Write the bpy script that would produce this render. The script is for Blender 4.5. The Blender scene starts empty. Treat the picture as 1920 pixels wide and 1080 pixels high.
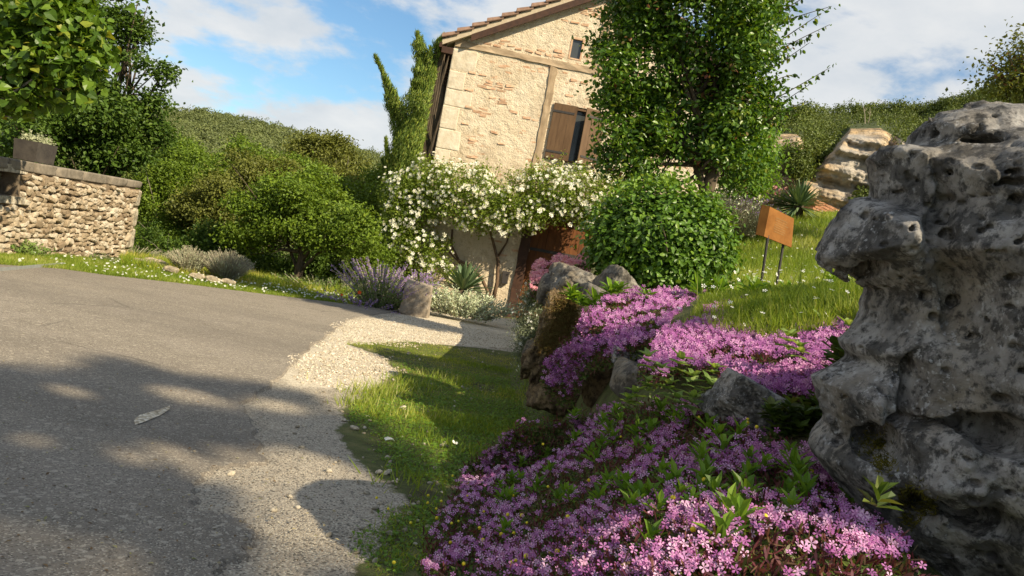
import bpy, math, random
import numpy as np
from mathutils import Vector, Matrix, Euler
import mathutils.geometry as mgeo

# ------------------------------------------------------------------ camera
PITCH, ROLL, FPX, EYE = math.radians(3.0), math.radians(10.6), 1490.0, 0.9
scene = bpy.context.scene
C = scene.collection
_F = np.array([0, math.cos(PITCH), -math.sin(PITCH)])
_U0 = np.array([0, math.sin(PITCH), math.cos(PITCH)])
_R0 = np.array([1.0, 0, 0])
_R = math.cos(ROLL)*_R0 + math.sin(ROLL)*_U0
_U = -math.sin(ROLL)*_R0 + math.cos(ROLL)*_U0
CAM = np.array([0, 0, EYE])
cd = bpy.data.cameras.new("camera"); cam = bpy.data.objects.new("camera", cd); C.objects.link(cam)
cam.matrix_world = Matrix(((_R[0], _U[0], -_F[0], 0), (_R[1], _U[1], -_F[1], 0), (_R[2], _U[2], -_F[2], EYE), (0, 0, 0, 1)))
cd.sensor_width = 36; cd.lens = 36*FPX/1920; cd.clip_start = 0.05; cd.clip_end = 4000
scene.camera = cam

# ------------------------------------------------------------------ world and sun
AZ, EL = math.radians(37), math.radians(38.5)
S = np.array([math.cos(AZ)*math.cos(EL), -math.sin(AZ)*math.cos(EL), math.sin(EL)])
SUN_STRENGTH, SKY_STRENGTH, EXPOSURE = 5.0, 0.053, 0.78
world = bpy.data.worlds.new("World"); scene.world = world; world.use_nodes = True
def build_world():
    nt = world.node_tree; N = nt.nodes; L = nt.links; N.clear()
    out = N.new('ShaderNodeOutputWorld'); bg = N.new('ShaderNodeBackground')
    sky = N.new('ShaderNodeTexSky'); sky.sky_type = 'NISHITA'; sky.sun_disc = False
    sky.sun_elevation = EL; sky.sun_rotation = math.atan2(S[0], S[1]); sky.air_density = 1.0; sky.dust_density = 0.4; sky.ozone_density = 2.0
    bg.inputs[1].default_value = SKY_STRENGTH
    tc = N.new('ShaderNodeTexCoord'); sep = N.new('ShaderNodeSeparateXYZ'); L.new(tc.outputs['Generated'], sep.inputs[0])
    def m(op, a, b=None, c=None):
        n = N.new('ShaderNodeMath'); n.operation = op
        for i, v in enumerate((a, b, c)):
            if v is None: continue
            if hasattr(v, 'links'): L.new(v, n.inputs[i])
            else: n.inputs[i].default_value = v
        return n.outputs[0]
    z = m('MAXIMUM', sep.outputs[2], 0.0); zz = m('ADD', z, 0.30)
    comb = N.new('ShaderNodeCombineXYZ')
    L.new(m('DIVIDE', sep.outputs[0], zz), comb.inputs[0]); L.new(m('DIVIDE', sep.outputs[1], zz), comb.inputs[1])
    def noise(scale, detail, rough, off, dist=0.0):
        mp = N.new('ShaderNodeMapping'); mp.inputs['Location'].default_value = off; L.new(comb.outputs[0], mp.inputs[0])
        n = N.new('ShaderNodeTexNoise'); n.inputs['Scale'].default_value = scale; n.inputs['Detail'].default_value = detail
        n.inputs['Roughness'].default_value = rough; n.inputs['Distortion'].default_value = dist; L.new(mp.outputs[0], n.inputs['Vector']); return n.outputs[0]
    n1 = noise(2.3, 9, 0.58, (3.6, 0.4, 0), 0.1); n2 = noise(0.9, 3, 0.5, (1.4, 8.2, 0))
    # more cloud to the left, more open blue to the right
    side = m('MULTIPLY', sep.outputs[0], -0.04)
    d = m('ADD', m('ADD', n1, m('MULTIPLY', n2, 0.55)), side)
    mr = N.new('ShaderNodeMapRange'); mr.interpolation_type = 'SMOOTHSTEP'
    L.new(d, mr.inputs[0]); mr.inputs[1].default_value = 0.675; mr.inputs[2].default_value = 0.81
    mr.inputs[3].default_value = 0; mr.inputs[4].default_value = 0.95
    n3 = noise(2.6, 7, 0.6, (1.0, 5.0, 0))
    cr = N.new('ShaderNodeMapRange'); L.new(n3, cr.inputs[0]); cr.inputs[1].default_value = .3; cr.inputs[2].default_value = .7
    mixc = N.new('ShaderNodeMix'); mixc.data_type = 'RGBA'; L.new(cr.outputs[0], mixc.inputs[0])
    mixc.inputs[6].default_value = (6.9, 7.5, 8.1, 1); mixc.inputs[7].default_value = (9.8, 9.8, 9.7, 1)
    mx = N.new('ShaderNodeMix'); mx.data_type = 'RGBA'; L.new(mr.outputs[0], mx.inputs[0]); 
    tint = N.new('ShaderNodeMix'); tint.data_type = 'RGBA'; tint.blend_type = 'MULTIPLY'; tint.inputs[0].default_value = 1
    L.new(sky.outputs[0], tint.inputs[6]); tint.inputs[7].default_value = (1.2, 1.5, 1.6, 1)
    L.new(tint.outputs[2], mx.inputs[6]); L.new(mixc.outputs[2], mx.inputs[7])
    L.new(mx.outputs[2], bg.inputs[0]); L.new(bg.outputs[0], out.inputs[0])
build_world()
sl = bpy.data.lights.new("sun", 'SUN'); sl.energy = SUN_STRENGTH; sl.angle = math.radians(0.55); sl.color = (1, 0.86, 0.62)
so = bpy.data.objects.new("sun", sl); C.objects.link(so); so.rotation_euler = Vector(S).to_track_quat('Z', 'Y').to_euler(); so.location = (20, -20, 20)
scene.view_settings.view_transform = 'Standard'; scene.view_settings.look = 'None'; scene.view_settings.gamma = 1
scene.view_settings.use_curve_mapping = False; scene.view_settings.exposure = EXPOSURE
scene.cycles.max_bounces = 5; scene.cycles.diffuse_bounces = 3; scene.cycles.glossy_bounces = 2; scene.cycles.transmission_bounces = 2
scene.cycles.transparent_max_bounces = 4; scene.cycles.use_denoising = True

# ------------------------------------------------------------------ picking points
def ray(px, py):
    px = np.asarray(px, float); py = np.asarray(py, float)
    u = (px-960)/FPX; v = (540-py)/FPX
    return _F + u[..., None]*_R + v[..., None]*_U
def P(px, py, D):                     # the point seen at px,py whose world y is D
    d = ray(px, py); return CAM + d*(np.asarray(D, float)/d[..., 1])[..., None]
SLOPE = 0.04
def G(px, py, k=0.0):                 # ... on the road plane z = -SLOPE*y
    d = ray(px, py); t = (EYE-k)/(-(d[..., 2]+SLOPE*d[..., 1])); return CAM + d*t[..., None]
def proj(X):
    d = np.asarray(X)-CAM; w = d@_F; w = np.where(w < 1e-3, 1e-3, w)
    return 960+FPX*(d@_R)/w, 540-FPX*(d@_U)/w
def in_poly(x, y, poly):
    x = np.asarray(x); y = np.asarray(y); c = np.zeros(x.shape, bool); n = len(poly); j = n-1
    for i in range(n):
        xi, yi = poly[i][0], poly[i][1]; xj, yj = poly[j][0], poly[j][1]
        cond = ((yi > y) != (yj > y)) & (x < (xj-xi)*(y-yi)/(yj-yi+1e-12)+xi); c ^= cond; j = i
    return c
def poly_dist(x, y, poly, closed=True):
    x = np.asarray(x, float); y = np.asarray(y, float); best = np.full(x.shape, 1e9); n = len(poly)
    for i in range(n if closed else n-1):
        ax, ay = poly[i][0], poly[i][1]; bx, by = poly[(i+1) % n][0], poly[(i+1) % n][1]
        ex, ey = bx-ax, by-ay; t = np.clip(((x-ax)*ex+(y-ay)*ey)/(ex*ex+ey*ey+1e-12), 0, 1)
        best = np.minimum(best, np.hypot(x-ax-t*ex, y-ay-t*ey))
    return best
def sd_poly(x, y, poly): return np.where(in_poly(x, y, poly), -1, 1)*poly_dist(x, y, poly)
def sstep(a, b, x): t = np.clip((x-a)/(b-a), 0, 1); return t*t*(3-2*t)

# ------------------------------------------------------------------ noise
_rn = np.random.RandomState(7); _LAT = _rn.rand(64, 64, 64).astype(np.float32)*2-1
def vnoise(X, Y, Z):
    xi = np.floor(X).astype(np.int32); yi = np.floor(Y).astype(np.int32); zi = np.floor(Z).astype(np.int32)
    fx = (X-xi); fy = (Y-yi); fz = (Z-zi); fx = fx*fx*(3-2*fx); fy = fy*fy*(3-2*fy); fz = fz*fz*(3-2*fz)
    a = xi & 63; b = yi & 63; c = zi & 63; a1 = (a+1) & 63; b1 = (b+1) & 63; c1 = (c+1) & 63; T = _LAT
    def l(p, q, t): return p+(q-p)*t
    return l(l(l(T[a, b, c], T[a1, b, c], fx), l(T[a, b1, c], T[a1, b1, c], fx), fy), l(l(T[a, b, c1], T[a1, b, c1], fx), l(T[a, b1, c1], T[a1, b1, c1], fx), fy), fz)
def fbm(X, Y, Z, oct=4, gain=0.5):
    s = 0; a = 1.0; tot = 0
    for i in range(oct):
        s = s+a*vnoise(X+17.3*i, Y-9.1*i, Z+4.7*i); tot += a; a *= gain; X = X*2.03; Y = Y*2.03; Z = Z*2.03
    return s/tot

# ------------------------------------------------------------------ objects
def tag(o, label=None, cat=None, group=None, kind=None):
    if label: o['label'] = label
    if cat: o['category'] = cat
    if group: o['group'] = group
    if kind: o['kind'] = kind
    return o
def empty(name, loc, label=None, cat=None, group=None, rz=0.0):
    o = bpy.data.objects.new(name, None); C.objects.link(o); o.location = tuple(float(c) for c in loc); o.rotation_euler = (0, 0, rz)
    o.empty_display_size = 0.2
    return tag(o, label, cat, group)
def mesh(name, V, Fs, mat, parent=None, rnd=None, smooth=False, local=False, attrs=None):
    """V world coordinates (unless local); Fs: array (n,k) or a list of such arrays / lists of index tuples"""
    V = np.asarray(V, np.float64).reshape(-1, 3)
    if parent is not None and not local:
        Mi = np.array(parent.matrix_basis.inverted()) if parent.parent is None else np.array((parent.parent.matrix_basis @ parent.matrix_basis).inverted())
        V = V@Mi[:3, :3].T+Mi[:3, 3]
    me = bpy.data.meshes.new(name)
    if isinstance(Fs, np.ndarray): Fs = [Fs]
    elif len(Fs) and not isinstance(Fs[0], np.ndarray):
        by = {}
        for f in Fs: by.setdefault(len(f), []).append(f)
        Fs = [np.array(v) for v in by.values()]
    Fs = [f for f in Fs if len(f)]
    nl = sum(f.size for f in Fs); npoly = sum(len(f) for f in Fs)
    me.vertices.add(len(V)); me.vertices.foreach_set('co', V.astype(np.float32).ravel())
    me.loops.add(nl); me.loops.foreach_set('vertex_index', np.concatenate([f.ravel() for f in Fs]).astype(np.int32))
    me.polygons.add(npoly); sizes = np.concatenate([np.full(len(f), f.shape[1]) for f in Fs])
    st = np.concatenate([[0], np.cumsum(sizes)[:-1]]).astype(np.int32)
    me.polygons.foreach_set('loop_start', st)
    me.polygons.foreach_set('use_smooth', np.full(npoly, bool(smooth)))
    if rnd is not None:
        a = me.attributes.new('rnd', 'FLOAT', 'POINT'); a.data.foreach_set('value', np.asarray(rnd, np.float32))
    for k, v in (attrs or {}).items():
        a = me.attributes.new(k, 'FLOAT', 'POINT'); a.data.foreach_set('value', np.asarray(v, np.float32))
    me.update(calc_edges=True); me.validate()
    if mat: me.materials.append(mat)
    o = bpy.data.objects.new(name, me); C.objects.link(o)
    if parent is not None: o.parent = parent
    return o
class MB:                              # collects pieces into ONE mesh
    def __init__(s): s.V = []; s.F = {}; s.R = []; s.n = 0
    def add(s, V, F, r=None):
        V = np.asarray(V, float).reshape(-1, 3); s.V.append(V); s.R.append(np.full(len(V), random.random() if r is None else r) if np.ndim(r) == 0 else np.asarray(r))
        if isinstance(F, np.ndarray): s.F.setdefault(F.shape[1], []).append(F+s.n)
        else:
            for f in F: s.F.setdefault(len(f), []).append(np.array([f])+s.n)
        s.n += len(V); return s
    def box(s, M, a, b, r=None, jit=0.0):   # box from a to b in frame M (4x4)
        a = np.array(a, float); b = np.array(b, float)
        v = np.array([[x, y, z] for x in (a[0], b[0]) for y in (a[1], b[1]) for z in (a[2], b[2])])
        if jit: v = v+np.random.uniform(-jit, jit, v.shape)
        if M is not None: v = v@M[:3, :3].T+M[:3, 3]
        return s.add(v, np.array([[0, 1, 3, 2], [4, 6, 7, 5], [0, 4, 5, 1], [2, 3, 7, 6], [0, 2, 6, 4], [1, 5, 7, 3]]), r)
    def tube(s, pts, rad, n=8, r=None, noise=0.0):
        pts = np.asarray(pts, float); rad = np.broadcast_to(np.asarray(rad, float), (len(pts),)); T = np.gradient(pts, axis=0)
        T /= np.linalg.norm(T, axis=1)[:, None]+1e-9; rings = []; ref = np.array([0.3, 0.9, 0.1])
        for p, t, q in zip(pts, T, rad):
            a = np.cross(t, ref); a /= np.linalg.norm(a)+1e-9; b = np.cross(t, a); th = np.arange(n)*2*math.pi/n
            rr = q*(1+noise*np.random.uniform(-1, 1, n)); rings.append(p+np.cos(th)[:, None]*a*rr[:, None]+np.sin(th)[:, None]*b*rr[:, None])
        V = np.concatenate(rings); F = []
        for i in range(len(pts)-1):
            for j in range(n): F.append([i*n+j, i*n+(j+1) % n, (i+1)*n+(j+1) % n, (i+1)*n+j])
        s.add(V, np.array(F), r); k = s.n-len(V)
        s.F.setdefault(n, []).append(np.array([[k+j for j in range(n)][::-1]])); s.F[n].append(np.array([[k+(len(pts)-1)*n+j for j in range(n)]]))
        return s
    def build(s, name, mat, parent=None, smooth=False, **k):
        return mesh(name, np.concatenate(s.V), [np.concatenate(v) for v in s.F.values()], mat, parent, np.concatenate(s.R), smooth, **k)
def frame_of(n, rng, roll=None):       # frames whose z is n, random spin; returns (k,3,3) columns x,y,z
    n = n/(np.linalg.norm(n, axis=1)[:, None]+1e-9); a = rng.normal(size=n.shape) if roll is None else np.broadcast_to(roll, n.shape)
    y = a-(a*n).sum(1)[:, None]*n; y /= np.linalg.norm(y, axis=1)[:, None]+1e-9; x = np.cross(y, n); return np.stack([x, y, n], 2)
def scatter(tv, tf, pos, M, sc, rnd):  # copies of a template; sc (n,) or (n,3)
    sc = np.asarray(sc, float); sc = sc[:, None] if sc.ndim == 1 else sc
    v = np.einsum('nij,nkj->nki', M, tv[None]*sc[:, None, :])+pos[:, None, :]; m = len(tv); n = len(pos)
    f = (tf[None]+(np.arange(n)*m)[:, None, None]).reshape(-1, tf.shape[1]); return v.reshape(-1, 3), f, np.repeat(rnd, m)
# leaf templates, length 1 along +y, facing +z
LEAF = (np.array([[0, 0, 0], [-.3, .42, .10], [0, 1, -.10], [.3, .42, .10]]), np.array([[0, 1, 2], [0, 2, 3]]))
LEAF6 = (np.array([[0, 0, 0], [-.27, .3, .06], [-.24, .66, .04], [0, 1, -.12], [.24, .66, .04], [.27, .3, .06], [0, .45, -.03]]),
         np.array([[0, 6, 1], [1, 6, 2], [2, 6, 3], [3, 6, 4], [4, 6, 5], [5, 6, 0]]))
NARROW = (np.array([[0, 0, 0], [-.10, .4, .03], [0, 1, -.12], [.10, .4, .03]]), np.array([[0, 1, 2], [0, 2, 3]]))
BLADE = (np.array([[-.035, 0, 0], [.035, 0, 0], [-.025, .5, .06], [.025, .5, .06], [0, 1, .26]]), np.array([[0, 1, 3], [0, 3, 2], [2, 3, 4]]))
BROAD = (np.array([[0, 0, 0], [-.42, -.05, .05], [-.52, .35, .08], [-.3, .75, .02], [0, 1.1, -.16], [.3, .75, .02], [.52, .35, .08], [.42, -.05, .05], [0, .4, -.02]]),
         np.array([[0, 8, 1], [1, 8, 2], [2, 8, 3], [3, 8, 4], [4, 8, 5], [5, 8, 6], [6, 8, 7], [7, 8, 0]]))
def rosette(k, tv, tf, up):            # k leaves/petals round the z axis, each tilted up
    V = []; Fs = []
    for i in range(k):
        a = i*2*math.pi/k; R = np.array(Euler((up*(1+.15*math.sin(i*2.3)), 0, 0)).to_matrix()); Z = np.array(Matrix.Rotation(a, 3, 'Z'))
        V.append(tv@R.T@Z.T); Fs.append(tf+i*len(tv))
    return np.concatenate(V), np.concatenate(Fs)
PETAL = (np.array([[0, 0, 0], [-.10, .35, .02], [-.27, .72, .05], [-.12, .98, .0], [.12, .98, .0], [.27, .72, .05], [.10, .35, .02]]),
         np.array([[0, 1, 6], [1, 2, 5], [1, 5, 6], [2, 3, 4], [2, 4, 5]]))

# ------------------------------------------------------------------ materials
MAT = {}
class NT:
    def __init__(s, name):
        s.m = bpy.data.materials.new(name); s.m.use_nodes = True; s.t = s.m.node_tree; s.N = s.t.nodes; s.L = s.t.links; s.N.clear()
        s.out = s.N.new('ShaderNodeOutputMaterial'); s.b = s.N.new('ShaderNodeBsdfPrincipled'); s.L.new(s.b.outputs[0], s.out.inputs[0]); MAT[name] = s.m
        s.b.inputs['Specular IOR Level'].default_value = 0.3
        s.co = s.N.new('ShaderNodeTexCoord').outputs['Object']
    def set(s, i, v):
        if hasattr(v, 'links'): s.L.new(v, s.b.inputs[i])
        else: s.b.inputs[i].default_value = v
    def noise(s, scale, detail=4, rough=0.5, vec=None, dist=0.0, out=0):
        n = s.N.new('ShaderNodeTexNoise'); n.inputs['Scale'].default_value = scale; n.inputs['Detail'].default_value = detail; n.inputs['Roughness'].default_value = rough
        n.inputs['Distortion'].default_value = dist; s.L.new(s.co if vec is None else vec, n.inputs['Vector']); return n.outputs[out]
    def voro(s, scale, feature='F1', out='Distance', vec=None, rand=1.0):
        n = s.N.new('ShaderNodeTexVoronoi'); n.feature = feature; n.inputs['Scale'].default_value = scale; n.inputs['Randomness'].default_value = rand
        s.L.new(s.co if vec is None else vec, n.inputs['Vector']); return n.outputs[out]
    def mapv(s, scale, loc=(0, 0, 0), rot=(0, 0, 0)):
        n = s.N.new('ShaderNodeMapping'); n.inputs['Scale'].default_value = scale; n.inputs['Location'].default_value = loc; n.inputs['Rotation'].default_value = rot
        s.L.new(s.co, n.inputs[0]); return n.outputs[0]
    def attr(s, name='rnd'):
        n = s.N.new('ShaderNodeAttribute'); n.attribute_name = name; return n.outputs['Fac']
    def ramp(s, x, stops, interp='LINEAR'):
        n = s.N.new('ShaderNodeValToRGB'); n.color_ramp.interpolation = interp; e = n.color_ramp.elements
        while len(e) < len(stops): e.new(0.5)
        for k, (p, c) in enumerate(stops):
            e[k].position = p; e[k].color = (c, c, c, 1) if np.ndim(c) == 0 else (*c, 1)
        s.L.new(x, n.inputs[0]); return n.outputs[0]
    def mix(s, f, a, b, mode='MIX'):
        n = s.N.new('ShaderNodeMix'); n.data_type = 'RGBA'; n.blend_type = mode
        for i, v in ((0, f), (6, a), (7, b)):
            if hasattr(v, 'links'): s.L.new(v, n.inputs[i])
            elif i == 0: n.inputs[0].default_value = v
            else: n.inputs[i].default_value = (v, v, v, 1) if np.ndim(v) == 0 else (*v, 1)
        return n.outputs[2]
    def math(s, op, a, b=0.0):
        n = s.N.new('ShaderNodeMath'); n.operation = op
        for i, v in enumerate((a, b)):
            if hasattr(v, 'links'): s.L.new(v, n.inputs[i])
            else: n.inputs[i].default_value = v
        return n.outputs[0]
    def bump(s, h, dist, strength=1.0, prev=None):
        n = s.N.new('ShaderNodeBump'); n.inputs['Strength'].default_value = strength; n.inputs['Distance'].default_value = dist; s.L.new(h, n.inputs['Height'])
        if prev is not None: s.L.new(prev, n.inputs['Normal'])
        s.L.new(n.outputs[0], s.b.inputs['Normal']); return n.outputs[0]
GREENER = dict(scrub_leaf=1.4, olive_leaf=1.35, forest_leaf=1.25, maple_leaf=1.15, cypress_leaf=2.0, weed_leaf=1.4, broad_leaf=1.25, grass_blade=1.35, plum_leaf=1.25, box_leaf=1.4)
def leaf_mat(name, cols, trans=0.35, rough=0.5, spec=0.25, tcol=None, nscale=0.0):
    if name in GREENER: cols = [tuple(min(.8, x*GREENER[name]*w) for x, w in zip(c_, (1.08, 1, .8))) for c_ in cols]
    n = NT(name); k = len(cols); c = n.ramp(n.attr(), [(i/(k-1) if k > 1 else 0, col) for i, col in enumerate(cols)])
    if nscale:
        c = n.mix(n.ramp(n.noise(nscale, 3), [(.35, 0.0), (.65, 1.0)]), c, tcol or cols[0])
    n.set('Base Color', c); n.set('Roughness', rough); n.b.inputs['Specular IOR Level'].default_value = spec
    if trans:
        t = n.N.new('ShaderNodeBsdfTranslucent'); ty = n.mix(1.0, c, (1.35, 1.25, 0.5), 'MULTIPLY'); n.L.new(ty, t.inputs[0])
        mx = n.N.new('ShaderNodeMixShader'); mx.inputs[0].default_value = trans; n.L.new(n.b.outputs[0], mx.inputs[1]); n.L.new(t.outputs[0], mx.inputs[2]); n.L.new(mx.outputs[0], n.out.inputs[0])
    return n.m
leaf_mat('plum_leaf', [(.02, .045, .008), (.035, .085, .012), (.06, .135, .018), (.11, .20, .028), (.15, .18, .03)], .35, .35, .4)
leaf_mat('plum_tip', [(.10, .13, .03), (.22, .12, .05), (.28, .07, .06)], .4)
leaf_mat('broad_leaf', [(.03, .065, .010), (.05, .105, .015), (.075, .145, .02), (.11, .19, .025), (.24, .24, .045)], .4, .4, .3)
leaf_mat('maple_leaf', [(.025, .05, .010), (.045, .09, .016), (.075, .14, .025), (.11, .17, .03)], .35)
leaf_mat('scrub_leaf', [(.035, .06, .010), (.066, .115, .015), (.105, .172, .021), (.15, .21, .03)], .35)
leaf_mat('olive_leaf', [(.07, .085, .022), (.10, .12, .028), (.13, .15, .04)], .3)
leaf_mat('hazed_leaf', [(.095, .115, .045), (.12, .145, .05), (.15, .18, .06), (.19, .21, .08)], .2)  # far hill wood: distance haze put into the leaf colour, paler and bluer
leaf_mat('forest_leaf', [(.045, .07, .018), (.065, .095, .022), (.09, .125, .028), (.12, .15, .04)], .2)
leaf_mat('cypress_leaf', [(.04, .07, .018), (.065, .105, .022), (.10, .145, .03), (.15, .18, .04)], .25)
leaf_mat('box_leaf', [(.03, .065, .008), (.048, .105, .012), (.07, .15, .016), (.13, .21, .028)], .3, .42, .35)
leaf_mat('rose_leaf', [(.09, .15, .02), (.15, .22, .028), (.22, .30, .04), (.32, .35, .06)], .45)
leaf_mat('rose_petal', [(.80, .77, .62), (.85, .84, .76), (.87, .87, .83)], .25, .6)
leaf_mat('grass_blade', [(.07, .12, .012), (.11, .18, .018), (.17, .24, .025), (.26, .29, .05), (.40, .36, .16)], .4, .5)
leaf_mat('lawn_blade', [(.11, .17, .018), (.16, .24, .025), (.23, .31, .035), (.32, .37, .06), (.48, .47, .2)], .45, .5)
leaf_mat('weed_leaf', [(.06, .12, .02), (.09, .18, .025), (.14, .24, .03)], .4, .4)
leaf_mat('pale_weed_leaf', [(.14, .23, .05), (.22, .32, .08), (.30, .38, .12)], .4, .5)
leaf_mat('silver_leaf', [(.32, .38, .23), (.48, .53, .36), (.62, .66, .50)], .15, .8)
leaf_mat('grey_leaf', [(.24, .26, .15), (.36, .38, .24), (.48, .50, .34)], .15, .8)
leaf_mat('lavender_leaf', [(.10, .13, .07), (.17, .20, .12), (.26, .28, .18)], .2, .7)
leaf_mat('catmint_leaf', [(.09, .14, .04), (.14, .21, .06), (.21, .28, .10)], .3, .7)
leaf_mat('catmint_flower', [(.24, .14, .44), (.38, .24, .60), (.54, .40, .72)], .3, .7)
leaf_mat('yucca_leaf', [(.07, .12, .05), (.12, .18, .08), (.18, .24, .11)], .1, .45, .4)
leaf_mat('pink_petal', [(.30, .08, .28), (.44, .16, .41), (.60, .28, .56), (.76, .50, .71)], .3, .6)
leaf_mat('violet_petal', [(.24, .06, .24), (.36, .11, .36), (.50, .20, .48), (.64, .36, .60)], .3, .6)
leaf_mat('calyx', [(.06, .016, .024), (.12, .032, .045), (.17, .065, .06), (.08, .085, .02)], .25)
leaf_mat('mat_leaf', [(.035, .055, .012), (.06, .10, .018), (.10, .16, .025), (.12, .13, .03)], .3)
leaf_mat('rust_moss', [(.10, .06, .018), (.16, .10, .03), (.13, .12, .03)], .1, .9)
leaf_mat('green_moss', [(.05, .05, .008), (.10, .09, .012), (.18, .15, .015)], .1, .9)
leaf_mat('yellow_bloom', [(.65, .5, .02), (.8, .7, .05)], .2)
leaf_mat('white_bloom', [(.75, .75, .68), (.85, .85, .8)], .2)
leaf_mat('rose_pink_bloom', [(.55, .18, .28), (.7, .3, .38), (.75, .45, .42)], .3)
leaf_mat('red_bloom', [(.7, .09, .01), (.8, .15, .02)], .3)
leaf_mat('dry_twig', [(.22, .19, .13), (.38, .34, .25)], 0, .9)
def bark(name, a, b, sc=14):
    n = NT(name); v = n.mapv((1, 1, .25)); x = n.noise(sc, 6, .65, v); n.set('Base Color', n.ramp(x, [(.3, a), (.7, b)])); n.set('Roughness', .9); n.bump(x, .02, .8)
bark('bark', (.035, .025, .017), (.12, .09, .06)); bark('grey_bark', (.07, .06, .05), (.22, .19, .15)); bark('vine_bark', (.05, .03, .02), (.2, .13, .08), 20)
# ------------------------------------------------------------------ surface materials
def m_rock(name, base, dark, light, scale=1.0, warm=(.30, .24, .15), lich=.5, bumpd=.01):
    n = NT(name); a = n.noise(2.2*scale, 7, .6); c = n.ramp(a, [(.30, dark), (.5, base), (.72, light)])
    w = n.ramp(n.noise(1.3*scale, 3, .5, n.mapv((1, 1, 1), (5, 2, 8))), [(.5, 0.0), (.68, .55)]); c = n.mix(w, c, warm)
    d2 = n.ramp(n.noise(2.6*scale, 6, .68, n.mapv((1, 1, 1), (6, 3, 9))), [(.51, 0.0), (.56, 1.0)]); c = n.mix(n.math('MULTIPLY', d2, .72), c, tuple(x*.6 for x in dark)); s = n.ramp(n.noise(11*scale, 6, .7, n.mapv((1, 1, 1), (1, 7, 3))), [(.36, 1.0), (.50, 0.0)]); c = n.mix(n.math('MULTIPLY', s, .85), c, tuple(x*.55 for x in dark))
    l = n.ramp(n.noise(17*scale, 5, .65, n.mapv((1, 1, 1), (9, 1, 4))), [(.56, 0.0), (.66, 1.0)]); l = n.math('MULTIPLY', l, n.ramp(n.noise(1.7*scale, 4, .6, n.mapv((1, 1, 1), (2, 9, 5))), [(.45, 0.0), (.6, 1.0)])); c = n.mix(n.math('MULTIPLY', l, lich), c, tuple(min(.6, x*1.5) for x in light))
    n.set('Base Color', c); n.set('Roughness', .92)
    h = n.math('ADD', n.noise(3.6*scale, 12, .74), n.math('MULTIPLY', n.voro(9*scale), .30)); b = n.bump(h, bumpd, .9)
    return n.m
m_rock('karst', (.32, .30, .28), (.06, .058, .056), (.60, .58, .56), 4.5, (.36, .31, .24), .8, .035)
m_rock('boulder', (.17, .155, .13), (.07, .06, .05), (.30, .275, .23), 3.5, (.22, .165, .09), .35, .012)
m_rock('tufa', (.17, .12, .065), (.07, .045, .025), (.26, .19, .10), 5.0, (.20, .13, .055), .1, .015)
m_rock('pale_stone', (.46, .40, .30), (.24, .20, .14), (.60, .54, .43), 3.0, (.44, .33, .19), .4, .01)
def m_speckle(name, base, var, light, dark, sc, lo=.60, bumpd=.006, patch=None, crack=False):
    n = NT(name); a = n.noise(.9, 6, .6); c = n.ramp(a, [(.3, base), (.7, var)])
    c = n.mix(n.ramp(n.noise(5, 5, .6), [(.4, 0.0), (.7, .5)]), c, tuple(x*.72 for x in base))
    if patch: c = n.mix(n.ramp(n.noise(1.7, 5, .65, n.mapv((1, 1, 1), (4, 4, 4))), [(.52, 0.0), (.6, .7)]), c, patch)
    v = n.voro(sc, out='Color'); vd = n.voro(sc)
    sepn = n.N.new('ShaderNodeSeparateColor'); n.L.new(v, sepn.inputs[0])
    c = n.mix(n.ramp(sepn.outputs[0], [(lo, 0.0), (min(lo+.12, 1), 1.0)]), c, light)
    c = n.mix(n.ramp(sepn.outputs[1], [(.80, 0.0), (.92, .8)]), c, dark)
    v2 = n.N.new('ShaderNodeSeparateColor'); n.L.new(n.voro(sc*.35, out='Color'), v2.inputs[0])
    c = n.mix(n.ramp(v2.outputs[2], [(.93, 0.0), (.96, .8)]), c, light)
    if crack: c = n.mix(n.math('MULTIPLY', n.ramp(n.voro(.55, 'DISTANCE_TO_EDGE', vec=n.mix(.12, n.co, n.noise(2.5, 4, .6, out=1), 'ADD')), [(.0, 1.0), (.010, 0.0)]), n.ramp(n.noise(.5, 3), [(.54, 0.0), (.60, .5)])), c, (.05, .045, .038)); c = n.mix(n.ramp(n.noise(.35, 4, .6, n.mapv((.4, 1.6, 1))), [(.45, 0.0), (.6, .35)]), c, (.115, .10, .085))
    n.set('Base Color', c); n.set('Roughness', .9)
    n.bump(n.math('ADD', n.math('MULTIPLY', vd, -1.0), n.math('MULTIPLY', n.noise(sc*.25, 5), 1.5)), bumpd, .9); return n
m_speckle('asphalt', (.205, .175, .138), (.265, .228, .182), (.40, .355, .285), (.095, .082, .066), 190, .80, .0035, (.25, .215, .175), True)
m_speckle('gravel', (.48, .39, .27), (.60, .50, .36), (.74, .66, .52), (.24, .19, .12), 75, .62, .012)
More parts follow.
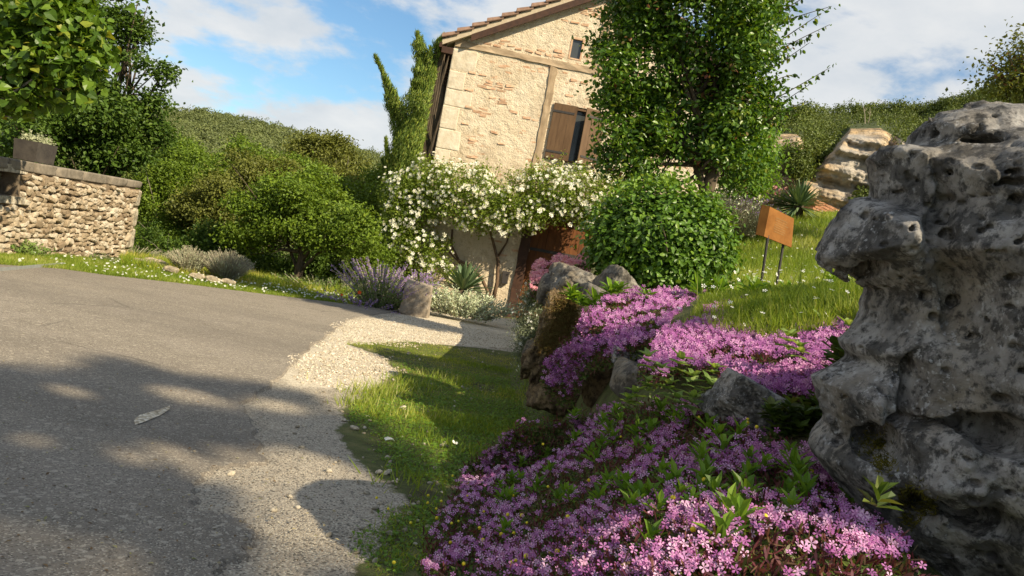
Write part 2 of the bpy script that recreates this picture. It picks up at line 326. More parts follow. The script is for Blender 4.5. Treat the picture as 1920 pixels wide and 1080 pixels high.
# ground: worn chippings, pale gravel, soil by three masks
def m_ground():
    n = NT('ground'); vs = n.voro(150, out='Color'); sp = n.N.new('ShaderNodeSeparateColor'); n.L.new(vs, sp.inputs[0]); vd = n.voro(150)
    nz = n.noise(3.2, 6, .65)
    worn = n.ramp(n.noise(1.4, 5, .6), [(.3, (.30, .255, .195)), (.7, (.43, .37, .29))])
    worn = n.mix(n.ramp(sp.outputs[0], [(.62, 0.0), (.8, .9)]), worn, (.52, .46, .36)); worn = n.mix(n.ramp(sp.outputs[1], [(.7, 0.0), (.9, .8)]), worn, (.08, .07, .055))
    grav = n.ramp(n.noise(2.2, 6, .6), [(.3, (.44, .375, .28)), (.7, (.58, .51, .40))])
    grav = n.mix(n.ramp(sp.outputs[0], [(.66, 0.0), (.85, .8)]), grav, (.76, .70, .56)); grav = n.mix(n.ramp(sp.outputs[1], [(.8, 0.0), (.95, .7)]), grav, (.26, .20, .12))
    soil = n.ramp(n.noise(7, 6, .65), [(.3, (.06, .045, .022)), (.5, (.085, .10, .028)), (.7, (.17, .15, .06))])
    edge = n.math('MULTIPLY', n.math('SUBTRACT', n.math('ADD', n.math('MULTIPLY', nz, .6), n.math('MULTIPLY', n.noise(14, 5, .7), .4)), .5), 2.2)
    g1 = n.ramp(n.math('ADD', n.attr('gravel'), edge), [(.40, 0.0), (.60, 1.0)]); s1 = n.ramp(n.math('ADD', n.attr('soil'), edge), [(.42, 0.0), (.58, 1.0)])
    c = n.mix(g1, worn, grav); c = n.mix(s1, c, soil); n.set('Base Color', c); n.set('Roughness', .95)
    n.bump(n.math('ADD', n.math('MULTIPLY', vd, -1.0), n.math('MULTIPLY', n.noise(18, 5), 1.5)), .007, .9)
m_ground()
def m_plaster():
    n = NT('plaster'); a = n.noise(1.3, 7, .65); c = n.ramp(a, [(.28, (.54, .43, .29)), (.5, (.66, .55, .40)), (.72, (.74, .65, .50))])
    c = n.mix(n.ramp(n.noise(5.5, 6, .7, n.mapv((1, 1, 1), (3, 3, 1))), [(.54, 0.0), (.66, .7)]), c, (.44, .34, .22))
    c = n.mix(n.ramp(n.noise(26, 4, .7), [(.56, 0.0), (.66, .7)]), c, (.33, .25, .16)); c = n.mix(n.ramp(n.noise(2.0, 5, .6, n.mapv((1, 1, .35), (2, 8, 1))), [(.52, 0.0), (.7, .45)]), c, (.40, .33, .24))
    v = n.mapv((3.4, 3.4, 14)); bv = n.voro(1.0, vec=v, out='Distance')
    br = n.math('MULTIPLY', n.ramp(n.noise(1.1, 5, .7, n.mapv((1, 1, 1.4), (11, 2, 6))), [(.54, 0.0), (.60, 1.0)]), n.ramp(bv, [(.30, 1.0), (.42, 0.0)]))
    c = n.mix(n.math('MULTIPLY', br, .75), c, (.46, .22, .11))
    n.set('Base Color', c); n.set('Roughness', .95); h = n.math('ADD', n.noise(30, 7, .75), n.math('MULTIPLY', n.noise(6, 5, .6), 1.8)); n.bump(h, .035, 1.0)
m_plaster()
def m_simple(name, a, b, sc=8, rough=.8, bumpd=.004, stretch=(1, 1, 1), spec=.3, metal=0):
    n = NT(name); x = n.noise(sc, 6, .65, n.mapv(stretch)); n.set('Base Color', n.ramp(x, [(.3, a), (.7, b)])); n.set('Roughness', rough); n.bump(x, bumpd, .8)
    n.b.inputs['Specular IOR Level'].default_value = spec; n.b.inputs['Metallic'].default_value = metal; return n
m_simple('timber', (.22, .15, .09), (.44, .33, .21), 9, .9, .02, (1, 1, .25))
m_simple('timber_flat', (.26, .18, .11), (.48, .37, .25), 9, .9, .02, (.25, 1, 1))
m_simple('shutter_wood', (.085, .045, .02), (.14, .08, .038), 14, .6, .002, (1, 1, .15))
m_simple('dark_wood', (.035, .016, .010), (.07, .032, .018), 10, .7, .004)
m_simple('door_wood', (.09, .03, .009), (.19, .07, .018), 12, .7, .006, (1, 1, .12))
m_simple('iron', (.03, .028, .026), (.06, .05, .045), 30, .5, .001)
m_simple('brick', (.40, .21, .12), (.60, .44, .30), 9, .9, .006)
m_simple('mortar', (.40, .32, .22), (.50, .42, .31), 14, .95, .006)
m_simple('roof_tile', (.13, .075, .05), (.30, .19, .135), 7, .85, .006)
m_simple('quoin', (.46, .38, .27), (.66, .59, .47), 5, .9, .03)
m_simple('concrete', (.13, .11, .085), (.26, .22, .17), 9, .95, .008)
m_simple('block_stone', (.17, .135, .095), (.40, .34, .27), 13, .95, .012)
m_simple('wall_mortar', (.12, .09, .06), (.20, .155, .105), 12, .95, .02)
m_simple('drain', (.20, .21, .20), (.28, .29, .27), 20, .7, .002)
m_simple('dark_inside', (.012, .010, .008), (.02, .016, .012), 4, .9)
m_simple('old_brick', (.26, .11, .05), (.38, .19, .10), 6, .9, .01)
n = NT('glass'); n.set('Base Color', (.05, .055, .055, 1)); n.set('Roughness', .12); n.b.inputs['Specular IOR Level'].default_value = .6
n = m_simple('rusty_steel', (.17, .065, .014), (.29, .125, .032), 9, .85, .002, spec=.2)
n = NT('bloom_white'); n.set('Base Color', (.8, .8, .76, 1))
def m_wallstone():
    n = NT('wall_stone'); r = n.attr(); c = n.ramp(r, [(0, (.20, .145, .09)), (.3, (.32, .25, .165)), (.6, (.42, .34, .24)), (1, (.54, .48, .38))])
    c = n.mix(n.ramp(n.noise(14, 5, .7), [(.48, 0.0), (.66, .7)]), c, (.24, .18, .12)); n.set('Base Color', c); n.set('Roughness', .95); n.bump(n.noise(24, 6, .7), .02, .9)
m_wallstone()
def m_cliff():
    n = NT('cliff_rock'); veg = n.attr('veg'); v = n.mapv((.05, .05, .75)); a = n.noise(1.0, 6, .65, v, .2); c = n.ramp(a, [(.34, (.07, .055, .04)), (.44, (.24, .17, .10)), (.54, (.52, .36, .19)), (.68, (.60, .50, .37))])
    g = n.noise(.09, 5, .6); c = n.mix(n.ramp(g, [(.46, 0.0), (.62, .8)]), c, (.40, .37, .33)); c = n.mix(n.ramp(n.noise(.9, 6, .7), [(.5, 0.0), (.7, .6)]), c, (.14, .12, .095))
    c = n.mix(n.ramp(n.math('ADD', veg, n.math('SUBTRACT', n.noise(.5, 5), .5)), [(.45, 0.0), (.55, 1.0)]), c, (.055, .07, .02)); n.set('Base Color', c); n.set('Roughness', .95); n.bump(n.math('ADD', a, n.noise(.8, 7, .7)), .7, 1.0)
m_cliff()
n = NT('hill_soil'); n.set('Base Color', n.ramp(n.noise(.08, 5), [(.3, (.05, .065, .018)), (.7, (.10, .115, .03))])); n.set('Roughness', .95)

# ------------------------------------------------------------------ terrain
BK = [(850, 1000, 2.4), (700, 1080, 2.2), (900, 860, 3.0), (1400, 1000, 1.55), (1700, 1080, 1.35), (1100, 1000, 1.8), (1150, 790, 2.9), (1300, 830, 2.4), (1500, 890, 2.0), (1770, 1090, 1.62),
      (1400, 760, 2.6), (1400, 620, 3.3), (1600, 620, 2.9), (1250, 720, 3.0), (1250, 610, 3.7), (1120, 620, 4.2), (1240, 575, 4.3), (1850, 700, 2.2), (1900, 1150, 1.6),
      (1200, 570, 5.6), (1100, 525, 6.0), (1400, 560, 6.0), (1425, 548, 6.5), (1620, 560, 5.0), (1500, 480, 9.5), (1480, 412, 14), (1600, 400, 17), (1330, 400, 12), (1040, 520, 7.5), (1050, 500, 10), (1700, 480, 9), (1900, 520, 8), (1900, 420, 14),
      (1590, 385, 21), (1120, 440, 15)]
def _plane(y): return -SLOPE*y
_bk = P(*[np.array(c, float) for c in zip(*BK)]); _bkh = _bk[:, 2]-_plane(_bk[:, 1])
_ext = np.array([[3, 0, .75], [6, 0, 1.1], [10, 4, 2.0], [14, 12, 3.2], [20, 22, 5.0], [8, -6, 1.0], [2, -3, .6], [12, 25, 4.0], [30, 30, 6.5], [6, 24, 3.6]])
_bx = np.concatenate([_bk[:, 0], _ext[:, 0]]); _by = np.concatenate([_bk[:, 1], _ext[:, 1]]); _bh = np.concatenate([_bkh, _ext[:, 2]])
def _phi(r2): return .5*r2*np.log(r2+1e-9)
_A = _phi((_bx[:, None]-_bx)**2+(_by[:, None]-_by)**2)+np.eye(len(_bx))*.02; _Pm = np.stack([np.ones_like(_bx), _bx, _by], 1)
_sol = np.linalg.solve(np.block([[_A, _Pm], [_Pm.T, np.zeros((3, 3))]]), np.concatenate([_bh, np.zeros(3)]))
def bank_raw(x, y):
    o = _sol[-3]+_sol[-2]*x+_sol[-1]*y
    for i in range(len(_bx)): o = o+_sol[i]*_phi((x-_bx[i])**2+(y-_by[i])**2)
    return np.clip(o, 0, 7)
# foot of the bank, from near to far
_ft = [(-.5, -4), (-.42, 1.5)]+[tuple(P(a, b, d)[:2]) for a, b, d in ((740, 1020, 2.45), (860, 900, 3.0), (960, 840, 3.6), (1050, 800, 4.1), (1035, 740, 4.7), (1000, 690, 5.6), (975, 640, 6.8), (978, 600, 8.3), (1000, 590, 10), (1060, 580, 13), (1130, 580, 16.5))]+[(14, 18.5), (60, 19)]
BANK_POLY = _ft+[(300, 30), (300, -4)]
def terr(x, y):
    x = np.asarray(x, float); y = np.asarray(y, float)
    sd = -sd_poly(x, y, BANK_POLY); w = np.where(y < 3.9, .8, .34); w = w+(.8-.34)*0
    w = .34+.5*(1-sstep(3.2, 4.2, y)); b = bank_raw(np.clip(x, -2, 40), np.clip(y, -6, 34))*sstep(-.10, 1, sd/w)
    drop = -.13*np.clip(y-17.0-np.clip(-x-4, 0, 5)*-.3, 0, 45)*sstep(.5, -1.5, x)*1.0 - .12*np.clip(-x-8.5, 0, 30)
    h = _plane(np.clip(y, -50, 40))+b+drop
    h = h+.02*fbm(x*.8, y*.8, x*0+3.3, 3)*sstep(0, .5, sd+.1)+.005*fbm(x*3, y*3, x*0, 3)
    return h
def axis(lo, hi, st, far, g=1.22):
    a = list(np.arange(lo, hi, st)); s = st; v = a[-1]
    while v < far: s *= g; v += s; a.append(v)
    s = st; v = a[0]; b = []
    while v > -far: s *= g; v -= s; b.append(v)
    return np.array(b[::-1]+a)
gx = axis(-2.6, 4.2, .035, 1500); gy = np.concatenate([np.arange(-3, .6, .3), np.arange(.6, 11, .04), np.arange(11, 26, .15)]); s_ = .15; v_ = gy[-1]; ex_ = []
while v_ < 1800: s_ *= 1.2; v_ += s_; ex_.append(v_)
gy = np.concatenate([[-400, -100, -30, -10], gy, ex_])
GX, GY = np.meshgrid(gx, gy, indexing='ij'); GZ = terr(GX, GY)
def gpoly(pts): return [tuple(G(a, b)[:2]) for a, b in pts]
GRAVEL = gpoly([(655, 601), (760, 592), (800, 590), (1010, 588), (1100, 585), (1100, 640), (985, 660), (960, 652), (820, 645), (650, 648), (705, 670), (740, 695), (700, 722), (655, 728), (560, 722), (520, 705), (560, 668), (620, 640), (630, 612)])
GRASS = gpoly([(648, 645), (760, 640), (880, 650), (985, 662), (1060, 720), (1100, 790), (980, 1080), (850, 1080), (720, 1085), (690, 1040), (720, 985), (765, 945), (700, 895), (655, 850), (628, 808), (640, 760), (700, 728), (745, 700), (715, 668)])
VERGE = gpoly([(-200, 478), (0, 492), (110, 503), (200, 520), (330, 535), (470, 552), (600, 566), (640, 568), (600, 540), (450, 500), (250, 470), (-200, 440)])
mg = sstep(.28, -.22, sd_poly(GX, GY, GRAVEL)); sdb = -sd_poly(GX, GY, BANK_POLY)
ms = np.maximum.reduce([sstep(.10, -.12, sd_poly(GX, GY, GRASS)), sstep(-.10, .03, sdb), sstep(.1, -.1, sd_poly(GX, GY, VERGE)), sstep(17.5, 18.5, GY+0*GX), sstep(-7.0, -8.0, GX)])
ms = np.maximum(ms, sstep(13.2, 14.5, GY)*sstep(-1.0, -2.6, GX)); ms[(GY < -1)] = 1
gxy = np.arange(GX.size).reshape(GX.shape)
fq = np.stack([gxy[:-1, :-1], gxy[1:, :-1], gxy[1:, 1:], gxy[:-1, 1:]], -1).reshape(-1, 4)
ground = tag(mesh('ground', np.stack([GX, GY, GZ], -1).reshape(-1, 3), fq, MAT['ground'], smooth=True, attrs={'gravel': mg.ravel(), 'soil': ms.ravel()}), kind='structure')
# asphalt road lying on the plane, with a crumbled right edge
def ragged(pts, amp, seed, n=14):
    rg = np.random.RandomState(seed); o = []
    for i in range(len(pts)-1):
        a, b = np.array(pts[i]), np.array(pts[i+1]); L_ = np.linalg.norm(b-a); nn = np.array([-(b-a)[1], (b-a)[0]])/(L_+1e-9)
        for k in range(n): o.append(a+(b-a)*k/n+nn*rg.uniform(-amp, amp)+nn*amp*1.3*math.sin(k*1.1+i*2))
    o.append(np.array(pts[-1])); return o
edge_px = [(398, 1100), (395, 1065), (455, 1045), (470, 1000), (440, 975), (360, 962), (357, 915), (400, 880), (490, 872), (470, 800), (450, 760), (520, 712), (575, 655), (632, 615), (652, 600), (700, 590), (760, 583)]
e_w = ragged([G(a, b)[:2] for a, b in edge_px], .009, 3)
far_px = [(720, 576), (640, 569), (470, 549), (330, 531), (200, 517), (115, 505), (0, 497), (-150, 470)]
f_w = ragged([G(a, b)[:2] for a, b in far_px], .02, 5)
ring = [np.array([-.95, .9])]+e_w+f_w+[np.array([-14, 3.5]), np.array([-14, .9])]
tri = mgeo.tessellate_polygon([[Vector((p[0], p[1], 0)) for p in ring]])
rv = [(p[0], p[1], _plane(p[1])+.013) for p in ring]; k = len(rv); rq = np.array([[p[0], p[1]] for p in ring]); tg = np.roll(rq, -2, 0)-np.roll(rq, 2, 0); tg /= np.linalg.norm(tg, axis=1)[:, None]+1e-9; on = np.stack([tg[:, 1], -tg[:, 0]], 1); rq2 = rq+on*.03*(1 if sd_poly(*(rq[20]+on[20]*.03), ring) > 0 else -1)
rv += [(p[0], p[1], _plane(p[1])-.012) for p in rq2]
def up(t):
    a, b, c = [np.array(rv[i]) for i in t]; return t if np.cross(b-a, c-a)[2] > 0 else t[::-1]
tag(mesh('road', rv, [tuple(up(t)) for t in tri]+[(i, (i+1) % k, (i+1) % k+k, i+k) for i in range(k)], MAT['asphalt']), kind='structure')
tp = ragged([G(a, b)[:2] for a, b in ((250, 795), (262, 785), (290, 776), (318, 767), (316, 774), (300, 786), (272, 797), (254, 804), (250, 795))], .002, 9, 2)
tri = mgeo.tessellate_polygon([[Vector((p[0], p[1], 0)) for p in tp]]); rv = [(p[0], p[1], _plane(p[1])+.017) for p in tp]
tag(mesh('worn_patch', rv, [tuple(up(t)) for t in tri], MAT['gravel']), kind='structure')

# ------------------------------------------------------------------ solid rocks
def surface_nets(Fd, org, h):
    ins = Fd < 0; nx, ny, nz = Fd.shape; acc = np.zeros((nx-1, ny-1, nz-1, 3), np.float32); cnt = np.zeros((nx-1, ny-1, nz-1), np.float32); E = []
    for ax in range(3):
        s0 = [slice(None)]*3; s1 = [slice(None)]*3; s0[ax] = slice(0, -1); s1[ax] = slice(1, None)
        a = Fd[tuple(s0)]; b = Fd[tuple(s1)]; cr = (a < 0) != (b < 0); I = np.argwhere(cr); t = a[cr]/(a[cr]-b[cr]); pos = I.astype(np.float32); pos[:, ax] += t; o = [i for i in range(3) if i != ax]
        for d0 in (0, 1):
            for d1 in (0, 1):
                J = I.copy(); J[:, o[0]] -= d0; J[:, o[1]] -= d1; ok = (J >= 0).all(1) & (J[:, 0] < nx-1) & (J[:, 1] < ny-1) & (J[:, 2] < nz-1)
                np.add.at(acc, tuple(J[ok].T), pos[ok]); np.add.at(cnt, tuple(J[ok].T), 1)
        E.append((ax, o, I, (a < 0)[cr]))
    used = cnt > 0; idx = np.full(cnt.shape, -1); idx[used] = np.arange(used.sum()); V = acc[used]/cnt[used][:, None]*h+org; Q = []
    for ax, o, I, neg in E:
        ok = (I[:, o[0]] > 0) & (I[:, o[1]] > 0) & (I[:, o[0]] < cnt.shape[o[0]]) & (I[:, o[1]] < cnt.shape[o[1]]); I = I[ok]; neg = neg[ok]; c = []
        for d0, d1 in ((1, 1), (0, 1), (0, 0), (1, 0)):
            J = I.copy(); J[:, o[0]] -= d0; J[:, o[1]] -= d1; c.append(idx[tuple(J.T)])
        q = np.stack(c, 1); flip = neg if ax != 1 else ~neg; q[~flip] = q[~flip][:, ::-1]; Q.append(q)
    Q = np.concatenate(Q); Q = Q[(Q >= 0).all(1)]; return V, Q
def ridge_(X, Z): return .022*(np.abs(fbm(X*5.5+3, Z*4.0, X*0+1.7, 3))*2-.35)-.020*(np.abs(fbm(X*11, Z*9.0+4, X*0+5.2, 3))*2-.3)
def big_rock():
    D0 = 1.78
    OUT = [(1641, 290), (1655, 279), (1680, 276), (1712, 275), (1728, 262), (1735, 240), (1769, 218), (1790, 209), (1827, 202), (1860, 199), (1894, 200), (1940, 204), (2050, 230), (2180, 300), (2250, 420), (2300, 700), (2330, 1000), (2330, 1300),
           (1760, 1300), (1720, 1120), (1690, 1040), (1640, 990), (1590, 940), (1555, 890), (1535, 850), (1541, 831), (1560, 800), (1549, 765), (1539, 714), (1556, 700), (1574, 692), (1606, 672), (1597, 660), (1588, 640), (1618, 617), (1636, 596), (1632, 570), (1640, 548),
           (1618, 533), (1591, 516), (1579, 505), (1566, 503), (1538, 494), (1531, 482), (1543, 459), (1564, 421), (1576, 394), (1598, 382), (1630, 379), (1654, 377), (1656, 345), (1652, 312)]
    q = P(np.array([p[0] for p in OUT]), np.array([p[1] for p in OUT]), D0); poly = [(a, c) for a, _, c in q]
    h = .0052; x = np.arange(q[:, 0].min()-.03, q[:, 0].max()+.03, h); z = np.arange(q[:, 2].min()-.03, q[:, 2].max()+.03, h); y = np.arange(D0-.48, D0+.42, h)
    X2, Z2 = np.meshgrid(x, z, indexing='ij'); d2 = sd_poly(X2, Z2, poly)
    d2 = d2+.014*fbm(X2*14, Z2*14, X2*0, 4); T = .34*np.sqrt(np.clip(-d2/.20, 0, 1))
    PX, PY = proj(np.stack([X2, D0-T*sstep(0, -.05, d2), Z2], -1))
    yc = np.full_like(X2, D0)
    def g(cx, cy, sx, sy): return np.exp(-((PX-cx)/sx)**2-((PY-cy)/sy)**2)
    T = T*(1-.45*sstep(1650, 1600, PX)*sstep(560, 520, PY))                     # thin nose
    def seg(pts, w): return np.exp(-(poly_dist(PX, PY, pts, False)/w)**2)
    relief = .06*seg([(1765, 400), (1790, 480), (1812, 560), (1812, 620)], 36)       # long hollow
    relief += .11*seg([(1702, 672), (1712, 730), (1722, 790)], 20)+.10*seg([(1690, 800), (1765, 803), (1830, 790)], 12)
    relief += .05*seg([(1760, 240), (1745, 300), (1790, 380)], 22) - .04*seg([(1690, 300), (1700, 420), (1680, 560), (1690, 640)], 34) - .04*seg([(1830, 330), (1850, 420), (1880, 560), (1870, 700)], 40)
    relief += .035*seg([(1660, 660), (1690, 900), (1660, 960)], 22) - .05*seg([(1780, 860), (1740, 900), (1800, 900)], 38) - .04*seg([(1600, 730), (1640, 760)], 36)+.05*seg([(1715, 880), (1720, 980)], 18)
    top = np.clip((300-PY-(PX-1735)*.1)/100, 0, 2.2); Z3 = ridge_(X2, Z2); relief += Z3; relief += .10*top*sstep(1730, 1800, PX)
    relief -= .07*sstep(1850, 1930, PX)*sstep(230, 330, PY); relief *= sstep(0, -.07, d2)
    X, Y, Z = np.meshgrid(x.astype(np.float32), y.astype(np.float32), z.astype(np.float32), indexing='ij')
    front = (yc-T+relief)[:, None, :]; back = (yc+T)[:, None, :]
    Fd = np.maximum(np.maximum(front-Y, Y-back)*.7, d2[:, None, :]).astype(np.float32)
    sel = np.abs(Fd) < .09
    xs, ys, zs = X[sel], Y[sel], Z[sel]; Fd[sel] += .015*fbm(xs*6.5, ys*6.5, zs*5.5, 5, .55)+.042*np.abs(fbm(xs*9+4, ys*9, zs*7.5, 4, .55))*.42+.018*np.abs(fbm(xs*24, ys*27, zs*24, 3))-.012
    yf = yc-T+relief
    HO = [(1838, 262, 34, 8, .07), (1847, 310, 20, 10, .04), (1908, 340, 22, 9, .05), (1902, 322, 12, 6, .04), (1868, 346, 7, 4, .02), (1905, 293, 7, 5, .02), (1628, 506, 20, 30, .12), (1566, 504, 9, 9, .05), (1871, 815, 52, 44, .15), (1834, 970, 50, 42, .16),
          (1650, 835, 34, 40, .12), (1718, 940, 36, 44, .12), (1912, 372, 12, 10, .04), (1686, 360, 6, 5, .03), (1741, 385, 7, 5, .02), (1776, 372, 10, 7, .03), (1779, 440, 9, 14, .05), (1764, 418, 7, 6, .03), (1853, 366, 6, 4, .02), (1735, 555, 9, 11, .03), (1748, 593, 8, 9, .03),
          (1710, 430, 6, 5, .02), (1712, 466, 7, 5, .02), (1745, 455, 13, 9, .03), (1786, 562, 10, 14, .03), (1772, 604, 9, 16, .04), (1896, 520, 9, 8, .03), (1827, 630, 7, 6, .03), (1904, 650, 9, 7, .02), (1815, 862, 6, 6, .02), (1879, 748, 14, 11, .03), (1585, 745, 5, 6, .02), (1574, 825, 14, 17, .025), (1655, 735, 5, 6, .02), (1858, 425, 6, 5, .02), (1830, 905, 8, 7, .02), (1776, 695, 8, 7, .02), (1700, 245, 1, 1, .0), (1895, 575, 7, 6, .02), (1690, 520, 6, 6, .015), (1860, 470, 7, 5, .02), (1905, 455, 6, 6, .02)]
    def hit(px, py):
        yy = np.arange(y[0]+h, y[-1], h*.5); p_ = P(np.full(yy.shape, float(px)), np.full(yy.shape, float(py)), yy); a_ = ((p_[:, 0]-x[0])/h).astype(int); b_ = ((p_[:, 2]-z[0])/h).astype(int); c_ = ((yy-y[0])/h).astype(int)
        ok = (a_ >= 0) & (a_ < len(x)) & (b_ >= 0) & (b_ < len(z)) & (c_ < len(y)); f_ = np.where(ok, Fd[np.clip(a_, 0, len(x)-1), np.clip(c_, 0, len(y)-1), np.clip(b_, 0, len(z)-1)], 1); q_ = np.flatnonzero(f_ < 0); return yy[q_[0]] if len(q_) else D0
    rh = np.random.RandomState(77)
    for _ in range(120): r0_ = rh.uniform(4, 7)*(1+.8*(rh.rand() > .9)); HO.append((rh.uniform(1600, 2000), 215+845*rh.rand()**1.4, r0_*rh.uniform(.7, 1.5), r0_*rh.uniform(.7, 1.3), rh.uniform(.008, .018)))
    for px, py, rx, ry, dp in HO:
        if dp <= 0: continue
        ysf = hit(px, py); c = P(px, py, ysf); k_ = ysf/FPX; ax, az = rx*k_, ry*k_
        i0, i1 = [int(np.clip((c[0]-x[0]+s_*(ax*2+.02))/h, 0, len(x))) for s_ in (-1, 1)]; k0, k1 = [int(np.clip((c[2]-z[0]+s_*(az*2+.02))/h, 0, len(z))) for s_ in (-1, 1)]; j1 = int(np.clip((c[1]+dp*1.8-y[0])/h, 1, len(y)))
        xs, ys, zs = X[i0:i1, :j1, k0:k1], Y[i0:i1, :j1, k0:k1], Z[i0:i1, :j1, k0:k1]
        if xs.size == 0: continue
        wob = 1+.35*fbm(xs*28, ys*20, zs*28, 2); e = (np.sqrt(((xs-c[0])/ax)**2+((zs-c[2])/az)**2+((ys-c[1])/dp)**2)-wob)*min(ax, az); Fd[i0:i1, :j1, k0:k1] = np.maximum(Fd[i0:i1, :j1, k0:k1], -e)
    V, Q = surface_nets(Fd, np.array([x[0], y[0], z[0]]), h)
    base = P(1760, 1250, 1.78); t = empty('limestone_rock', base, 'huge pitted grey limestone rock with a nose-like spur, rising right beside the pink flowers', 'rock')
    mesh('weathered_stone', V, Q, MAT['karst'], t, smooth=True); return t, {(a_, b_): hit(a_, b_) for a_ in range(1500, 2100, 6) for b_ in range(180, 1120, 6)}
ROCK, RHIT = big_rock()
def rock_y(px, py):                     # depth of the rock face behind a pixel
    return RHIT[(int(np.clip(px, 1500, 2090))//6*6, int(np.clip(py, 186, 1110))//6*6)]
import bmesh
def ico(sub):
    bm = bmesh.new(); bmesh.ops.create_icosphere(bm, subdivisions=sub, radius=1); v = np.array([p.co[:] for p in bm.verts]); f = np.array([[q.index for q in t.verts] for t in bm.faces]); bm.free(); return v, f
ICO5, ICO4, ICO3, ICO2 = ico(6), ico(5), ico(3), ico(2)
def chipped(dims, seed, sub=ICO4, planes=14, rough=.10, yaw=0, tilt=0, lean=0, jag=1.0):
    rg = np.random.RandomState(seed); v, f = sub; n = rg.normal(size=(planes, 3)); n /= np.linalg.norm(n, axis=1)[:, None]; n = np.concatenate([n, [[1, 0, 0], [-1, 0, 0], [0, -1, 0], [0, 1, 0], [0, 0, 1], [0, 0, -1]]])
    d = np.concatenate([rg.uniform(.78, 1.0, planes), np.full(6, .9)]); dn = v@n.T; r = np.where(dn > .05, d/np.maximum(dn, .05), 9); r = -np.log(np.exp(-14*r).sum(1))/14
    w = v*r[:, None]; o = rg.uniform(0, 30); w = w*(1+rough*fbm(w[:, 0]*2.2+o, w[:, 1]*2.2, w[:, 2]*2.2, 4)+jag*rough*.5*fbm(w[:, 0]*7+o, w[:, 1]*7, w[:, 2]*7, 4))[:, None]
    w = w*np.array(dims); M = np.array(Euler((tilt, lean, yaw)).to_matrix()); return w@M.T, f
# ------------------------------------------------------------------ house
HY = math.radians(5.0); He = np.array([math.cos(HY), math.sin(HY), 0]); Hn = np.array([-math.sin(HY), math.cos(HY), 0])
_o = P(833, 190, 18.6); HO3 = np.array([_o[0], _o[1], -.82])
HM = np.eye(4); HM[:3, 0] = He; HM[:3, 1] = Hn; HM[:3, 2] = [0, 0, 1]; HM[:3, 3] = HO3
def HL(px, py, off=0.0):
    d = ray(px, py); t = (((HO3+Hn*off)-CAM)@Hn)/(d@Hn); X = CAM+d*t-HO3; return float(X@He), float(X[2])
def hw(s, n_, t): return HO3+He*s+Hn*n_+np.array([0, 0, t])
a1, b1 = HL(892, 66), HL(1105, -5); TANP = (b1[1]-a1[1])/(b1[0]-a1[0]); W = 7.4; EAVE = a1[1]-TANP*a1[0]; DEP = 7.0; APEX = EAVE+TANP*W/2
beamL, beamR = HL(856, 80), HL(1130, 138); BEAM = (beamL[1]+beamR[1])/2
ps = HL(1010, 400)[0]; DL, DR = HL(962, 588)[0], HL(962, 588)[0]+2.5; DT = HL(1100, 398)[1]
wl, wt = HL(1040, 192); wr, wb = HL(1120, 300)
house = empty('stone_house', HO3, 'old rendered stone and brick house with tiled gable roof behind the white climbing rose', 'house', rz=HY)
def hpoly_wall(mb, segs): pass
mb = MB()
SD, ST = wl+1.18, wt-1.32                 # window opening right side and sill
# gable skin in strips round the openings (door and window), each strip as deep as the wall
def strip(s0, s1, t0, t1a, t1b=None):
    t1b = t1a if t1b is None else t1b; v = [hw(s, n_, t) for n_ in (0, .45) for s, t in ((s0, t0), (s1, t0), (s1, t1b), (s0, t1a))]
    mb.add(v, [(0, 1, 2, 3), (7, 6, 5, 4), (0, 4, 5, 1), (1, 5, 6, 2), (2, 6, 7, 3), (3, 7, 4, 0)], .5)
yt = lambda s: EAVE+TANP*min(s, W-s)
strip(0, DL, -.6, wt-1.32); strip(DL, DR, DT, wt-1.32); strip(DR, W, -.6, wt-1.32)
strip(0, wl, ST, wt); strip(SD, W, ST, wt)
sw0, sw1 = HL(1068, 102)[0], HL(1090, 102)[0]; tw0, tw1 = HL(1078, 110)[1], HL(1080, 72)[1]
bp = sorted(set([W*k/24 for k in range(25)]+[sw0, sw1]))
def zone(s0, s1, a, b):
    for p_, q_ in zip(bp[:-1], bp[1:]):
        if p_ < s0-1e-6 or q_ > s1+1e-6 or max(yt(p_), yt(q_)) <= a+.004: continue
        strip(p_, q_, a, max(a, min(b, yt(p_))), max(a, min(b, yt(q_))))
zone(0, W, wt, tw0); zone(0, sw0, tw0, tw1); zone(sw1, W, tw0, tw1); zone(0, W, tw1, 99)
gw = mb.build('gable_wall', MAT['plaster'], house)
mb = MB().box(HM, (0, .452, -.6), (.45, DEP, EAVE-.05)).box(HM, (W-.45, .452, -.6), (W, DEP, EAVE-.05)).box(HM, (.452, DEP-.45, -.6), (W-.452, DEP-.002, EAVE-.05)); mb.build('side_wall', MAT['plaster'], house)
mb = MB().box(HM, (.47, .47, 2.9), (W-.47, DEP-.47, 3.0)).box(HM, (.47, 1.6, -.5), (W-.47, 1.7, EAVE)); mb.build('inner_floor', MAT['dark_inside'], house)
